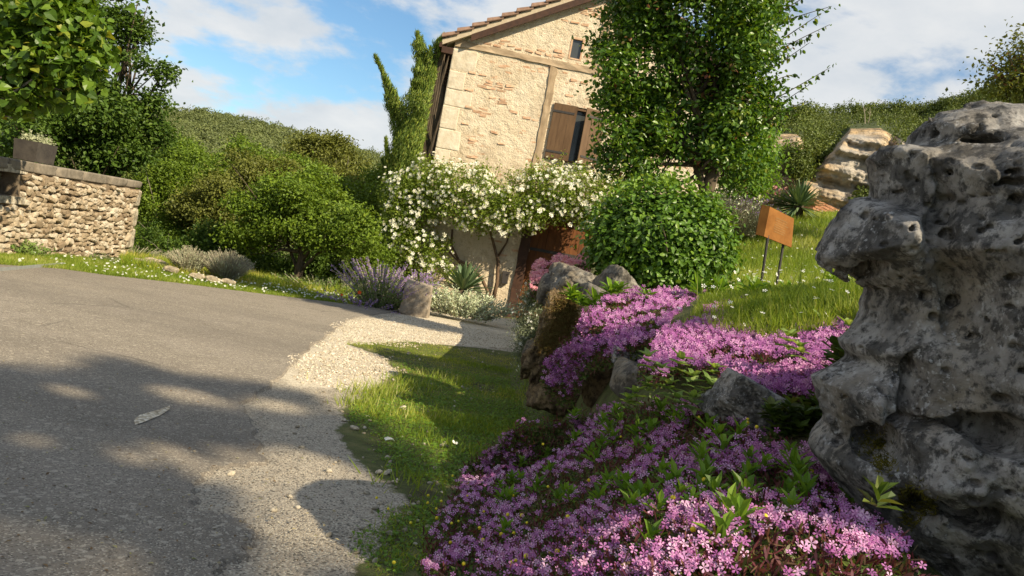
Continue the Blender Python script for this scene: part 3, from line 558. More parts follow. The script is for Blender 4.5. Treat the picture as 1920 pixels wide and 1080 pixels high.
# exposed bricks, laid as a skin of real bricks a little proud of the render
mb = MB(); rg = np.random.RandomState(4)
def bricks(px, py, n_, w_, rows, dens=.75):
    dens *= .8
    s0, t0 = HL(px, py)
    for r_ in range(rows):
        off = rg.uniform(-.2, .2)
        for i in range(n_):
            if rg.rand() > dens: continue
            s = s0+off+i*.235+rg.uniform(-.01, .01); t = t0-r_*.072; hh = rg.uniform(.04, .055); l_ = rg.uniform(.14, .215)
            if wl-.22 < s+l_ and s < SD+.05 and ST-.1 < t < wt: continue
            if sw0-.03 < s+l_ and s < sw1+.03 and tw0-.03 < t+hh and t < tw1: continue
            if t > yt(s)-.16 or s < .3 and t < BEAM: continue
            mb.box(HM, (s, -.008-rg.uniform(0, .008), t), (s+l_, .012, t+hh), rg.rand(), .014)
for c in ((918, 122, 1, .2, 1, 1), (895, 140, 2, .4, 2, .7), (900, 152, 3, .6, 3, .8), (886, 172, 3, .5, 3, .6), (868, 200, 2, .4, 3, .8), (893, 205, 2, .4, 2, .7), (928, 205, 3, .4, 2, .3), (860, 225, 2, .4, 2, .8), (925, 250, 1, .2, 5, .6), (890, 265, 1, .3, 2, .8), (860, 292, 2, .3, 2, .9), (975, 215, 2, .3, 2, .4),
          (905, 70, 3, .5, 3, .6), (960, 85, 6, .5, 2, .7), (1045, 98, 5, .5, 2, .8), (1085, 112, 5, .5, 2, .7), (1040, 30, 3, .5, 2, .5), (1060, 8, 5, .5, 3, .6), (1100, 2, 4, .5, 3, .7), (1080, 85, 2, .5, 1, .5), (1005, 30, 2, .4, 1, .7), (1135, 60, 4, .5, 8, .7), (1130, 20, 4, .5, 4, .7), (1052, 178, 7, .5, 1, 1), (1085, 155, 2, .4, 1, .6), (1120, 120, 4, .4, 4, .7),
          (1010, 100, 4, .5, 1, .7), (985, 20, 3, .4, 1, .5), (1005, 540, 1, .3, 3, .5), (920, 470, 3, .3, 2, .5), (960, 465, 3, .3, 3, .6)): bricks(*c)
mb.build('exposed_brick', MAT['brick'], house)
# corner stones
mb = MB(); t = -.4; k = 0; v5, f5 = ICO3
while t < BEAM-.3:
    hh = rg.uniform(.34, .62); hh = min(hh, BEAM-.12-t); ll = (.34, .58)[k % 2]+rg.uniform(-.05, .08)
    w_, f_ = chipped((ll/2+.02, .25, hh/2+.004), k+3, ICO3, 3, .05, jag=1.5)
    q = np.sign(w_)*np.abs(w_/np.array([ll/2, .25, hh/2]))**.16*np.array([ll/2-.002, .235, hh/2-.003]); X = q+np.array([ll/2-.015, .222, t+hh/2]); mb.add(X@HM[:3, :3].T+HM[:3, 3], f_); t += hh; k += 1
mb.build('corner_stones', MAT['quoin'], house, smooth=True)
# timbers
def rough_box(mb, a, b, nseg=14, amp=.012, seed=0):
    a = np.array(a, float); b = np.array(b, float); ax = int(np.argmax(b-a)); o = [i for i in range(3) if i != ax]; rr = np.random.RandomState(seed); rings = []
    for i in range(nseg+1):
        p = a[ax]+(b[ax]-a[ax])*i/nseg
        for c0, c1 in ((0, 0), (1, 0), (1, 1), (0, 1)):
            v = np.zeros(3); v[ax] = p; v[o[0]] = (a, b)[c0][o[0]]+rr.uniform(-amp, amp); v[o[1]] = (a, b)[c1][o[1]]+rr.uniform(-amp, amp); rings.append(v)
    F = [(i*4+j, i*4+(j+1) % 4, i*4+4+(j+1) % 4, i*4+4+j) for i in range(nseg) for j in range(4)]+[(0, 1, 2, 3), (nseg*4+3, nseg*4+2, nseg*4+1, nseg*4)]
    mb.add(np.array(rings)@HM[:3, :3].T+HM[:3, 3], F, .5)
m1 = MB(); rough_box(m1, (.02, -.035, BEAM-.068), (W-.02, .05, BEAM+.068), 30, .014, 2); m1.build('timber_beam', MAT['timber_flat'], house)
m1 = MB(); s1_ = wl-.16; rough_box(m1, (s1_-.08, -.03, ST-.35), (s1_+.08, .05, BEAM-.072), 16, .014, 3); m1.build('timber_post', MAT['timber'], house)
m1 = MB(); s2_ = HL(1135, 60)[0]; rough_box(m1, (s2_-.10, -.03, BEAM+.072), (s2_+.10, .05, yt(s2_)-.15), 12, .012, 4); m1.build('timber_post', MAT['timber'], house)
m1 = MB(); s3_ = DL-.02; rough_box(m1, (s3_-.13, -.06, -.4), (s3_+.10, .30, DT), 14, .016, 5); m1.build('door_post', MAT['dark_wood'], house)
m1 = MB(); rough_box(m1, (DL-.35, -.07, DT+.002), (DR+.3, .3, DT+.24), 14, .014, 6); m1.build('door_lintel', MAT['dark_wood'], house)
m1 = MB()
for i in range(12): m1.box(HM, (DL+.10+i*.2, .30+.004*(i % 2), -.3), (DL+.295+i*.2, .345, DT-.003), rg.rand())
dr = m1.build('door', MAT['door_wood'], house)
for t in (.5, 1.7): MB().box(HM, (DL+.12, .285, t), (DR-.1, .298, t+.07)).build('iron_strap', MAT['iron'], dr)
# roof
m1 = MB(); OV = .28; GO = .22
for sgn in (0, 1):
    for (dn, th, key) in ((0, .13, 0),):
        pts = [(-OV, EAVE-TANP*OV), (W/2, APEX)]; pts = pts if not sgn else [(W-p[0], p[1]) for p in pts]
        v = [hw(s, n_, t+dz) for n_ in (-GO+.02, DEP+.2) for s, t in pts for dz in (0.0, .13)]
        m1.add(v, [(0, 1, 3, 2), (4, 6, 7, 5), (0, 2, 6, 4), (1, 5, 7, 3), (0, 4, 5, 1), (2, 3, 7, 6)])
roof = m1.build('roof', MAT['mortar'], house)
m1 = MB()
for sgn in (0, 1):
    ang = math.atan(TANP); L_ = (W/2+OV)/math.cos(ang)
    for j in range(34):
        nn = -GO+.05+j*.215
        for i in range(int(L_/.36)+1):
            a = -.03+i*.36; rings = []
            for (u, rad, lift) in ((a, .115, .21), (a+.43, .088, .128)):
                for q in range(7):
                    th = math.pi*q/6; s = -OV+u*math.cos(ang); t = EAVE-TANP*OV+u*math.sin(ang)+lift*.75+.02+rad*math.sin(th)*.95; s = s if not sgn else W-s
                    rings.append(hw(s, nn-rad*math.cos(th), t)); 
                for q in range(7):
                    th = math.pi*q/6; s = -OV+u*math.cos(ang); t = EAVE-TANP*OV+u*math.sin(ang)+lift*.75+(rad-.018)*math.sin(th)*.8; s = s if not sgn else W-s
                    rings.append(hw(s, nn-(rad-.018)*math.cos(th), t))
            F = [(q, q+1, q+15, q+14) for q in range(6)]+[(7+q+1, 7+q, 21+q, 21+q+1) for q in range(6)]+[(q+1, q, q+7, q+8) for q in range(6)]+[(0, 14, 21, 7), (6, 13, 27, 20)]
            m1.add(rings, F)
m1.build('roof_tiles', MAT['roof_tile'], roof)
m1 = MB()
for sgn in (0, 1):
    v = [hw(s if not sgn else W-s, n_, yt(s)+dz) for n_ in (-GO-.01, -GO+.035) for s, dz in ((.35, -.16), (W/2, -.16), (W/2, 0), (.35, 0))]
    m1.add(v, [(0, 1, 2, 3), (7, 6, 5, 4), (0, 4, 5, 1), (1, 5, 6, 2), (2, 6, 7, 3), (3, 7, 4, 0)])
m1.build('barge_board', MAT['dark_wood'], roof)
m1 = MB()
for i in range(13): m1.box(HM, (-OV+.02, -.18+i*.55, EAVE-TANP*OV-.16), (.0, -.08+i*.55, EAVE-TANP*OV-.02))
m1.box(HM, (-OV-.05, -GO, EAVE-TANP*OV-.06), (-OV+.015, DEP+.2, EAVE-TANP*OV+.05)); m1.build('eave_rafters', MAT['dark_wood'], roof)
# windows
win = empty('window', hw(wl, 0, ST)); win.parent = house; win.matrix_parent_inverse = Matrix.Identity(4); win.location = (wl, 0, ST); win.rotation_euler = (0, 0, 0)
def mpart(mb, name, mat, par=None): return mb.build(name, mat, par)
mb = MB().box(HM, (wl, .02, ST), (wl+.07, .14, wt)).box(HM, (SD-.07, .02, ST), (SD, .14, wt)).box(HM, (wl+.072, .02, wt-.07), (SD-.072, .14, wt)).box(HM, (wl+.072, .0, ST), (SD-.072, .14, ST+.06)); mpart(mb, 'frame', MAT['shutter_wood'], win)
mb = MB().box(HM, (wl+.072, .10, ST+.062), (SD-.072, .12, wt-.072)); mpart(mb, 'pane', MAT['glass'], win)
def leafshutter(x0, x1, hinge_left, ang):
    mb = MB(); m2 = MB(); w_ = x1-x0; Rm = np.eye(4); hx = x0 if hinge_left else x1
    Rm[:3, :3] = np.array(Matrix.Rotation(ang, 3, 'Z')); A = np.eye(4); A[:3, 3] = [hx, -.02, 0]; M = HM@A@Rm; s_ = 1 if hinge_left else -1; np_ = 3
    for i in range(np_): a, b = sorted((s_*w_*i/np_+s_*.003, s_*w_*(i+1)/np_)); mb.box(M, (a, -.03-.002*(i % 2), ST+.02), (b, 0, wt-.01), .3+.2*i)
    o = mb.build('shutter', MAT['shutter_wood'], house)
    for t in (ST+.16, wt-.22): a, b = sorted((0, s_*w_*.9)); MB().box(M, (a, -.040, t), (b, -.0325, t+.05)).build('strap_hinge', MAT['iron'], o)
leafshutter(wl-.0, wl+.56, True, math.radians(-7)); leafshutter(SD+.02-.50, SD+.06, False, math.radians(22))
sw = MB().box(HM, (sw0-.02, -.01, tw0-.03), (sw0+.02, .06, tw1+.02)).box(HM, (sw1-.02, -.01, tw0-.03), (sw1+.02, .06, tw1+.02)).box(HM, (sw0+.022, -.01, tw0-.03), (sw1-.022, .06, tw0+.005)).box(HM, (sw0+.022, -.01, tw1-.02), (sw1-.022, .06, tw1+.02)).build('window', MAT['brick'], house)
MB().box(HM, (sw0+.021, .045, tw0+.006), (sw1-.021, .055, tw1-.021)).build('pane', MAT['glass'], sw)
a = HL(833, 152)[1]; b = HL(806, 268)[1]; mb = MB(); mb.box(HM, (-.30, 1.6, b), (-.001, 1.66, a), .4); mb.box(HM, (-.30, 1.6, b), (-.27, 2.6, a), .5); mb.build('side_shutter', MAT['dark_wood'], house)
m1 = MB(); a = HL(947, 520); m1.box(HM, (a[0]-.07, -.10, a[1]-.14), (a[0]+.07, -.0, a[1]+.14), jit=.01); m1.build('letter_box', MAT['iron'], house)

# ------------------------------------------------------------------ masonry wall on the left
WA, WB = G(-40, 474), G(243, 482); WA = np.array([WA[0], WA[1], 0]); WB = np.array([WB[0], WB[1], 0]); wd = WB-WA; WLEN = np.linalg.norm(wd); wd /= WLEN; wa = np.array([wd[1], -wd[0], 0])  # wa points to the road
if wa[0] < 0: wa = -wa
WM = np.eye(4); WM[:3, 0] = wd; WM[:3, 1] = -wa; WM[:3, 2] = [0, 0, 1]; WM[:3, 3] = WA
def WLc(px, py):
    d = ray(px, py); t = ((WA-CAM)@wa)/(d@wa); X = CAM+d*t; return float((X-WA)@wd), float(X[2])
tA, tB = WLc(3, 294)[1], WLc(250, 338)[1]; sA = WLc(3, 300)[0]
wtop = lambda s: tA+(tB-tA)*(s-sA)/(WLEN-sA)
wall = empty('stone_wall', WA, 'rubble stone garden wall with flat coping stones left of the road', 'wall')
nx0, nt1 = WLc(36, 325); _, nt0 = WLc(30, 365)
mb = MB(); 
def wbox(m_, s0, s1, n0, n1, z0, z1, r=None, jit=0): m_.box(WM, (s0, n0, z0), (s1, n1, z1), r, jit)
NI0, NI1 = nx0-1.0, nx0
for s0, s1, z0, z1 in ((-3.0, WLEN, -1.4, nt0-.02), (-3.0, NI0, nt0-.02, nt1), (NI1, WLEN, nt0-.02, nt1)): wbox(mb, s0, s1, 0, .4, z0, z1, .5)
v = [WA+wd*s-wa*n_+np.array([0, 0, z]) for n_ in (0, .4) for s, z in ((-3, nt1), (WLEN, nt1), (WLEN, wtop(WLEN)-.14), (-3, wtop(-3)-.14))]
mb.add(v, [(0, 1, 2, 3), (7, 6, 5, 4), (0, 4, 5, 1), (1, 5, 6, 2), (2, 6, 7, 3), (3, 7, 4, 0)]); wbox(mb, NI0, NI1, .25, .4, nt0-.02, nt1, .5)
mb.build('mortar_core', MAT['wall_mortar'], wall)
CH = [chipped((1, 1, 1), 700+i, ICO2, 9, .0, jag=0)[0] for i in range(14)]
mb = MB(); rg = np.random.RandomState(11); z = -1.0; v2, f2 = ICO2
while z < wtop(WLEN)+.3:
    s = -2.9+rg.uniform(0, .1)
    while s < WLEN-.15:
        w_ = rg.uniform(.05, .20); hh = rg.uniform(.038, .088); zc = z+rg.uniform(-.025, .025)
        if not (zc+hh*.8 > wtop(s)-.12 or (NI0-.16 < s+w_/2 < NI1+.06 and nt0-.12 < zc < nt1+.14) or zc+hh < -.75 or s+w_ > WLEN-(.26 if rg.rand() < .5 else .16)):
            q = CH[rg.randint(14)]; q = np.sign(q)*np.abs(q)**.75*np.array([w_*.55, .055, hh*.62]); q = q*(1+.10*rg.uniform(-1, 1, (len(q), 1)))
            a_ = rg.uniform(-.30, .30); q = q@np.array(Euler((0, a_, 0)).to_matrix()).T
            mb.add((q+np.array([s+w_/2, rg.uniform(-.035, .012), zc]))@WM[:3, :3].T+WM[:3, 3], f2, rg.rand())
        s += w_*.97
    z += .070
mb.build('rubble_stones', MAT['wall_stone'], wall)
mb = MB(); s = -3.0
while s < WLEN-.05:
    l_ = min(rg.uniform(.45, .95), WLEN+.02-s); w_, f_ = chipped((l_/2, .25, .075), int(s*100) % 97+5, ICO3, 4, .04, jag=2.5)
    q = np.sign(w_)*np.abs(w_/np.array([l_/2, .25, .075]))**.4*np.array([l_/2-.004, .235, .073]); zc = wtop(s+l_/2)-.07; sl_ = (tB-tA)/(WLEN-sA); q[:, 2] += q[:, 0]*sl_
    mb.add((q+np.array([s+l_/2, .19, zc]))@WM[:3, :3].T+WM[:3, 3], f_); s += l_
mb.build('coping_stones', MAT['concrete'], wall, smooth=True)
mb = MB(); z = -.75; k = 0
while z < wtop(WLEN)-.2:
    hh = min(rg.uniform(.3, .5), wtop(WLEN)-.15-z); ll = (.2, .34)[k % 2]; w_, f_ = chipped((ll/2, .23, hh/2), k+60, ICO3, 3, .05, jag=1.5)
    q = np.sign(w_)*np.abs(w_/np.array([ll/2, .23, hh/2]))**.35*np.array([ll/2-.003, .225, hh/2-.005]); mb.add((q+np.array([WLEN-ll/2+.01, .18, z+hh/2]))@WM[:3, :3].T+WM[:3, 3], f_); z += hh; k += 1
mb.build('corner_stones', MAT['pale_stone'], wall, smooth=True)
mb = MB(); wbox(mb, NI0-.12, NI1+.12, -.07, .2, nt0-.11, nt0-.022, .5, .006); mb.build('niche_sill', MAT['pale_stone'], wall)
mb = MB(); wbox(mb, NI0-.1, NI1+.16, -.02, .2, nt1+.002, nt1+.10, .5, .006); mb.build('niche_lintel', MAT['pale_stone'], wall)
mb = MB(); wbox(mb, NI0+.1, NI1-.22, .10, .13, nt0+.02, nt1-.04); gp = mb.build('notice_panel', MAT['glass'], wall)
mb = MB(); wbox(mb, NI1-.60, NI1-.42, .092, .0985, nt0+.17, nt0+.24); wbox(mb, NI1-.60, NI1-.45, .092, .0985, nt0+.12, nt0+.14); mb.build('notice_print', MAT['drain'], gp)
# planter on the wall
pc, pz = WLc(91, 308); mb = MB(); v = []
pl = empty('stone_planter', WA+wd*pc-wa*.2+np.array([0, 0, wtop(pc)+.01]), 'dark square stone planter filled with grey and violet blooms on top of the wall', 'planter')
for k, (z, a) in enumerate(((0, .235), (.27, .255), (.27, .225), (.22, .22))):
    for sx, sy in ((-1, -1), (1, -1), (1, 1), (-1, 1)): v.append([sx*a*1.05, sy*a*.62, z])
v = np.array(v)@WM[:3, :3].T; v += np.array(pl.location)
mb.add(v, [(0, 1, 5, 4), (1, 2, 6, 5), (2, 3, 7, 6), (3, 0, 4, 7), (4, 5, 9, 8), (5, 6, 10, 9), (6, 7, 11, 10), (7, 4, 8, 11), (8, 9, 13, 12), (9, 10, 14, 13), (10, 11, 15, 14), (11, 8, 12, 15), (12, 13, 14, 15), (3, 2, 1, 0)]); m_simple('dark_pot', (.035, .03, .028), (.075, .065, .055), 9, .95, .008); mb.build('pot', MAT['dark_pot'], pl)
rg = np.random.RandomState(5); n_ = 900; pp = np.stack([rg.uniform(-.22, .22, n_), rg.uniform(-.13, .13, n_), .24+np.abs(rg.normal(0, .05, n_))], 1)@WM[:3, :3].T+np.array(pl.location)
V_, F_, R_ = scatter(*LEAF, pp, frame_of(rg.normal(size=(n_, 3))+[0, 0, 1], rg), rg.uniform(.03, .05, n_), rg.rand(n_)); mesh('foliage', V_, F_, MAT['grey_leaf'], pl, R_)
pp = pp[:260]+[0, 0, .03]; V_, F_, R_ = scatter(*rosette(5, *PETAL, .3), pp, frame_of(rg.normal(size=(260, 3))*.5+[.4, -.4, 1], rg), rg.uniform(.014, .022, 260), rg.rand(260)); mesh('blooms', V_, F_, MAT['lavender_leaf'] if 0 else MAT['grey_leaf'], pl, R_)
mb = MB(); a, b = G(-60, 516), G(115, 499); L_ = b-a
for i in range(6):
    p, q = a+L_*(i/6+.004), a+L_*((i+1)/6); sd_ = np.array([0, .055, 0]); zz = np.array([0, 0, 1])
    mb.add([p-sd_-zz*.02, q-sd_-zz*.02, q+sd_-zz*.02, p+sd_-zz*.02, p-sd_+zz*.045, q-sd_+zz*.045, q+sd_+zz*.045, p+sd_+zz*.045], [(0, 3, 2, 1), (4, 5, 6, 7), (0, 1, 5, 4), (1, 2, 6, 5), (2, 3, 7, 6), (3, 0, 4, 7)])
tag(mb.build('drain_channel', MAT['drain']), 'pale grey drain channel strip crossing the tarmac near the stone wall', 'drain')

# ------------------------------------------------------------------ small built things
t = empty('garden_sign', P(1440, 545, 6.5), 'tilted rusty steel garden plaque on two thin dark posts in the lawn', 'sign')
def q6(px, py, D=6.5): return P(px, py, D)
A, B, Cc, Dd = q6(1443, 387, 6.42), q6(1489, 410, 6.55), q6(1484, 464, 6.55), q6(1432, 443, 6.42)
nrm = np.cross(B-A, Dd-A); nrm /= np.linalg.norm(nrm); nrm *= -1 if nrm[1] < 0 else 1
mb = MB().add([A, B, Cc, Dd, A+nrm*.02, B+nrm*.02, Cc+nrm*.02, Dd+nrm*.02], [(0, 3, 2, 1), (4, 5, 6, 7), (0, 1, 5, 4), (1, 2, 6, 5), (2, 3, 7, 6), (3, 0, 4, 7)])
ed = A+(A-B)*.02; mb.add([A-nrm*.004, Dd-nrm*.004, Dd+(Dd-Cc)*.12+nrm*.05, A+(A-B)*.12+nrm*.05, A-nrm*.0, Dd, Dd+(Dd-Cc)*.10+nrm*.065, A+(A-B)*.10+nrm*.065], [(0, 1, 2, 3), (7, 6, 5, 4), (0, 4, 5, 1), (1, 5, 6, 2), (2, 6, 7, 3), (3, 7, 4, 0)])
pn = mb.build('plaque', MAT['rusty_steel'], t)
m_simple('worn_print', (.20, .12, .06), (.32, .17, .06), 60, .9, .001, spec=.1); mb = MB(); rg = np.random.RandomState(3)
for i in range(7):
    f = .24+i*.075; a0, a1 = .28+rg.uniform(0, .05), .62+rg.uniform(0, .2); L0 = A+(Dd-A)*f; R0_ = B+(Cc-B)*f; p, q = L0+(R0_-L0)*a0, L0+(R0_-L0)*a1; dz = (Dd-A)*.025
    mb.add([p-nrm*.003, q-nrm*.003, q+dz-nrm*.003, p+dz-nrm*.003], [(0, 3, 2, 1)])
mb.build('worn_lettering', MAT['worn_print'], pn)
for (p0, p1, D) in (((1441, 447), (1424, 556), 6.44), ((1470, 460), (1457, 532), 6.55)):
    top, bot = q6(*p0, D)+nrm*.012, q6(*p1, D); top = np.array([bot[0], bot[1], top[2]]) if 0 else top; MB().tube([bot-[0, 0, .08], (bot+top)/2, top+[0, 0, .03]], .011, 8).build('post', MAT['iron'], t)
# upright kerb stone at the drive
c = P(775, 600, 13.0); w_, f_ = chipped((.235, .2, .29), 8, ICO4, 3, .03, jag=2.5); q = np.sign(w_)*np.abs(w_/np.array([.235, .2, .29]))**.42*np.array([.235, .2, .29])
q[:, 0] *= 1-.18*q[:, 2]; q[:, 2] += q[:, 0]*-.10; gz = float(terr(c[0], c[1])); o = mesh('stone_block', q+np.array([c[0], c[1], gz+.27]), f_, MAT['block_stone'], smooth=True); tag(o, 'squat upright pale stone block between the violet catmint and the silver leaved plants', 'stone block')
c = P(1422, 432, 10.5); w_, f_ = chipped((.07, .09, .07), 5, ICO3, 3, .05); o = mesh('stone_block', w_+c, f_, MAT['pale_stone'], smooth=True); tag(o, 'small cream stone block in the grass just left of the rusty plaque', 'stone block')
# low brick wall high in the garden
mb = MB(); rg = np.random.RandomState(2); A_, B_ = P(1535, 398, 20), P(1665, 392, 24); L_ = B_-A_; L_[2] = 0; LL = np.linalg.norm(L_); u_ = L_/LL; BM = np.eye(4); BM[:3, 0] = u_; BM[:3, 1] = np.cross([0, 0, 1], u_); BM[:3, 2] = [0, 0, 1]; BM[:3, 3] = A_+np.array([0, 0, -.62]); BM[:3, 3] -= u_*.3
for r_ in range(13):
    s = -(r_ % 2)*.11
    while s < LL+1.5:
        sag = .28*math.sin(s/(LL+3)*2.2)*0; mb.box(BM, (s, 0, r_*.07), (s+.21, .25, r_*.07+.058), rg.rand(), .006); s += .222
bw = mb.build('brick_wall', MAT['old_brick']); tag(bw, 'low weathered red brick wall at the top of the lawn below the cliff', 'wall')
# ------------------------------------------------------------------ vegetation tools
BULGE = [.22]
def crown_pts(lobes, n, size, rg, per=10, shell=.55, gap=None, spread=2.0):
    lobes = np.array(lobes, float); w = (lobes[:, 3]*lobes[:, 4]*lobes[:, 5])**(2/3); w /= w.sum(); k = max(4, n//per)
    i = rg.choice(len(lobes), k, p=w); d = rg.normal(size=(k, 3)); d /= np.linalg.norm(d, axis=1)[:, None]; r = shell+(1-shell)*rg.rand(k)**.6
    bulge = 1+BULGE[0]*fbm(d[:, 0]*2.6+i*3.1, d[:, 1]*2.6, d[:, 2]*2.6, 3)
    c = lobes[i, :3]+d*lobes[i, 3:6]*(r*bulge)[:, None]
    if gap:
        g_ = fbm(c[:, 0]*gap[0], c[:, 1]*gap[0], c[:, 2]*gap[0], 2); keep = g_ > gap[1]; c = c[keep]; d = d[keep]
    k = len(c); p = np.repeat(c, per, 0)+rg.normal(size=(k*per, 3))*size*spread*np.array([1, 1, .7]); return p, np.repeat(d, per, 0), np.repeat(rg.rand(k), per), c
def crown_mesh(name, lobes, n, size, mat, parent, seed, leaf=LEAF, per=10, shell=.55, gap=None, spread=2.0, out=.6, upw=.6, rndw=.7, svar=.35, tint=.5, tip=None, local=False):
    rg = np.random.RandomState(seed); p, d, rc, c = crown_pts(lobes, n, size, rg, per, shell, gap, spread)
    nn = d*out+np.array([0, 0, upw])+rg.normal(size=p.shape)*rndw; r = np.clip(rc*tint+rg.rand(len(p))*(1-tint), 0, 1)
    V, F, R = scatter(*leaf, p, frame_of(nn, rg), size*(1+svar*rg.uniform(-1, 1, len(p))), r); return mesh(name, V, F, mat, parent, R), c
def sub_lobes(L, k, seed, f=.42, out=.92):
    rg = np.random.RandomState(seed); o = [list(l[:3])+[q*.72 for q in l[3:6]] for l in L]
    for l in L:
        for _ in range(k): d = rg.normal(size=3); d[2] = abs(d[2])*.8-.2; d /= np.linalg.norm(d); g = f*rg.uniform(.55, 1.15); o.append([*(np.array(l[:3])+d*np.array(l[3:6])*out), l[3]*g, l[4]*g, l[5]*g*.8])
    return o
def LB(L, ky=1.0, kz=1.0): return [[*P(a, b, D), r*D/FPX, r*D/FPX*ky, r*D/FPX*kz] for a, b, D, r in L]
def limbs(mb, base, lobes, r0, rg, top=None, nseg=7, wob=.06, sub=3):
    lobes = np.array(lobes); cen = lobes[:, :3].mean(0) if top is None else np.array(top); H = cen[2]-base[2]
    tr = [base+(cen-base)*t+rg.normal(size=3)*wob*H*.3*(t > 0) for t in np.linspace(0, 1, nseg)]; tr[0] = base-np.array([0, 0, .15]); mb.tube(tr, [r0*(1.25-.95*t) for t in np.linspace(0, 1, nseg)], 10, noise=.08)
    for l in lobes:
        t0 = rg.uniform(.35, .85); s = tr[int(t0*(nseg-1))]; e = l[:3]; m_ = (s+e)/2+rg.normal(size=3)*.08*np.linalg.norm(e-s)+np.array([0, 0, .05]); mb.tube([s, (s+m_)/2, m_, (m_+e)/2, e], [r0*.45, r0*.36, r0*.28, r0*.18, r0*.08], 6)
        for q in range(sub):
            e2 = e+rg.normal(size=3)*l[3:6]*.6; mb.tube([m_, (m_+e2)/2+rg.normal(size=3)*.03, e2], [r0*.2, r0*.12, r0*.04], 5)
def tree(name, label, cat, base, L, n, size, mat, bk, r0, seed, group=None, ky=1.0, kz=1.0, top=None, subl=0, **k):
    lobes = L if len(L[0]) == 6 else LB(L, ky, kz); base = np.array(base, float); rg = np.random.RandomState(seed); t = empty(name, base, label, cat, group)
    mb = MB(); limbs(mb, base, lobes, r0, rg, top); mb.build('trunk', MAT[bk], t, smooth=True); lobes = sub_lobes(lobes, subl, seed) if subl else lobes; crown_mesh('crown', lobes, n, size, MAT[mat], t, seed+1, **k); return t
def gz(p, dz=0.0): return np.array([p[0], p[1], float(terr(p[0], p[1]))+dz])

# ------------------------------------------------------------------ far hill with its wood
SK = [(-700, 30), (100, 150), (320, 198), (400, 208), (480, 222), (560, 243), (640, 270), (700, 284), (760, 298), (900, 330), (1200, 400), (1500, 470)]
def skyl(px): return np.interp(px, [s[0] for s in SK], [s[1] for s in SK])
def hill_sheet():
    px = np.linspace(-900, 1500, 90); tt = np.linspace(0, 1, 30); ridge = P(px, skyl(px)+9, 360.0); V = []
    for r in ridge:
        f = np.array([r[0]*.42, 150.0, -9.0])
        for t in tt: p = f+(r-f)*t; p[2] = f[2]+(r[2]-f[2])*t**1.15; V.append(p)
        V.append(r+np.array([r[0]*.3, 160, 2]))
    V = np.array(V); V[:, 2] += 1.2*fbm(V[:, 0]*.03, V[:, 1]*.03, V[:, 0]*0, 3); m_ = 31; ix = np.arange(90*m_).reshape(90, m_); F = np.stack([ix[:-1, :-1], ix[1:, :-1], ix[1:, 1:], ix[:-1, 1:]], -1).reshape(-1, 4)
    tag(mesh('hill', V, F, MAT['hill_soil'], smooth=True), kind='structure')
    rg = np.random.RandomState(21); k = 3600; u = rg.uniform(0, 1, k)**.8; px = rg.uniform(40, 1000, k); r = P(px, skyl(px)+9, 360.0); f = np.stack([r[:, 0]*.42, np.full(k, 150.0), np.full(k, -9.0)], 1); c = f+(r-f)*u[:, None]; c[:, 2] = f[:, 2]+(r[:, 2]-f[:, 2])*u**1.15
    per = 60; R_ = rg.uniform(1.5, 3.3, k)*(1+.5*(rg.rand(k) > .93)); d = rg.normal(size=(k*per, 3)); d /= np.linalg.norm(d, axis=1)[:, None]; d[:, 2] = np.abs(d[:, 2])*1.0-.15
    p = np.repeat(c, per, 0)+d*np.repeat(R_, per)[:, None]*rg.uniform(.75, 1.05, (k*per, 1))*np.array([1, 1, .95]); p[:, 2] += np.repeat(R_, per)*.3
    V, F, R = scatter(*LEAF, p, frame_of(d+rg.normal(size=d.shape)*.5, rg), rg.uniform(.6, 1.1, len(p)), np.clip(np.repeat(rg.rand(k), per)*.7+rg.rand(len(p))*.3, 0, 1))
    tag(mesh('hill_wood', V, F, MAT['hazed_leaf'], None, R), kind='stuff', label='dense green oak wood covering the far hill on the left', cat='wood')
hill_sheet()
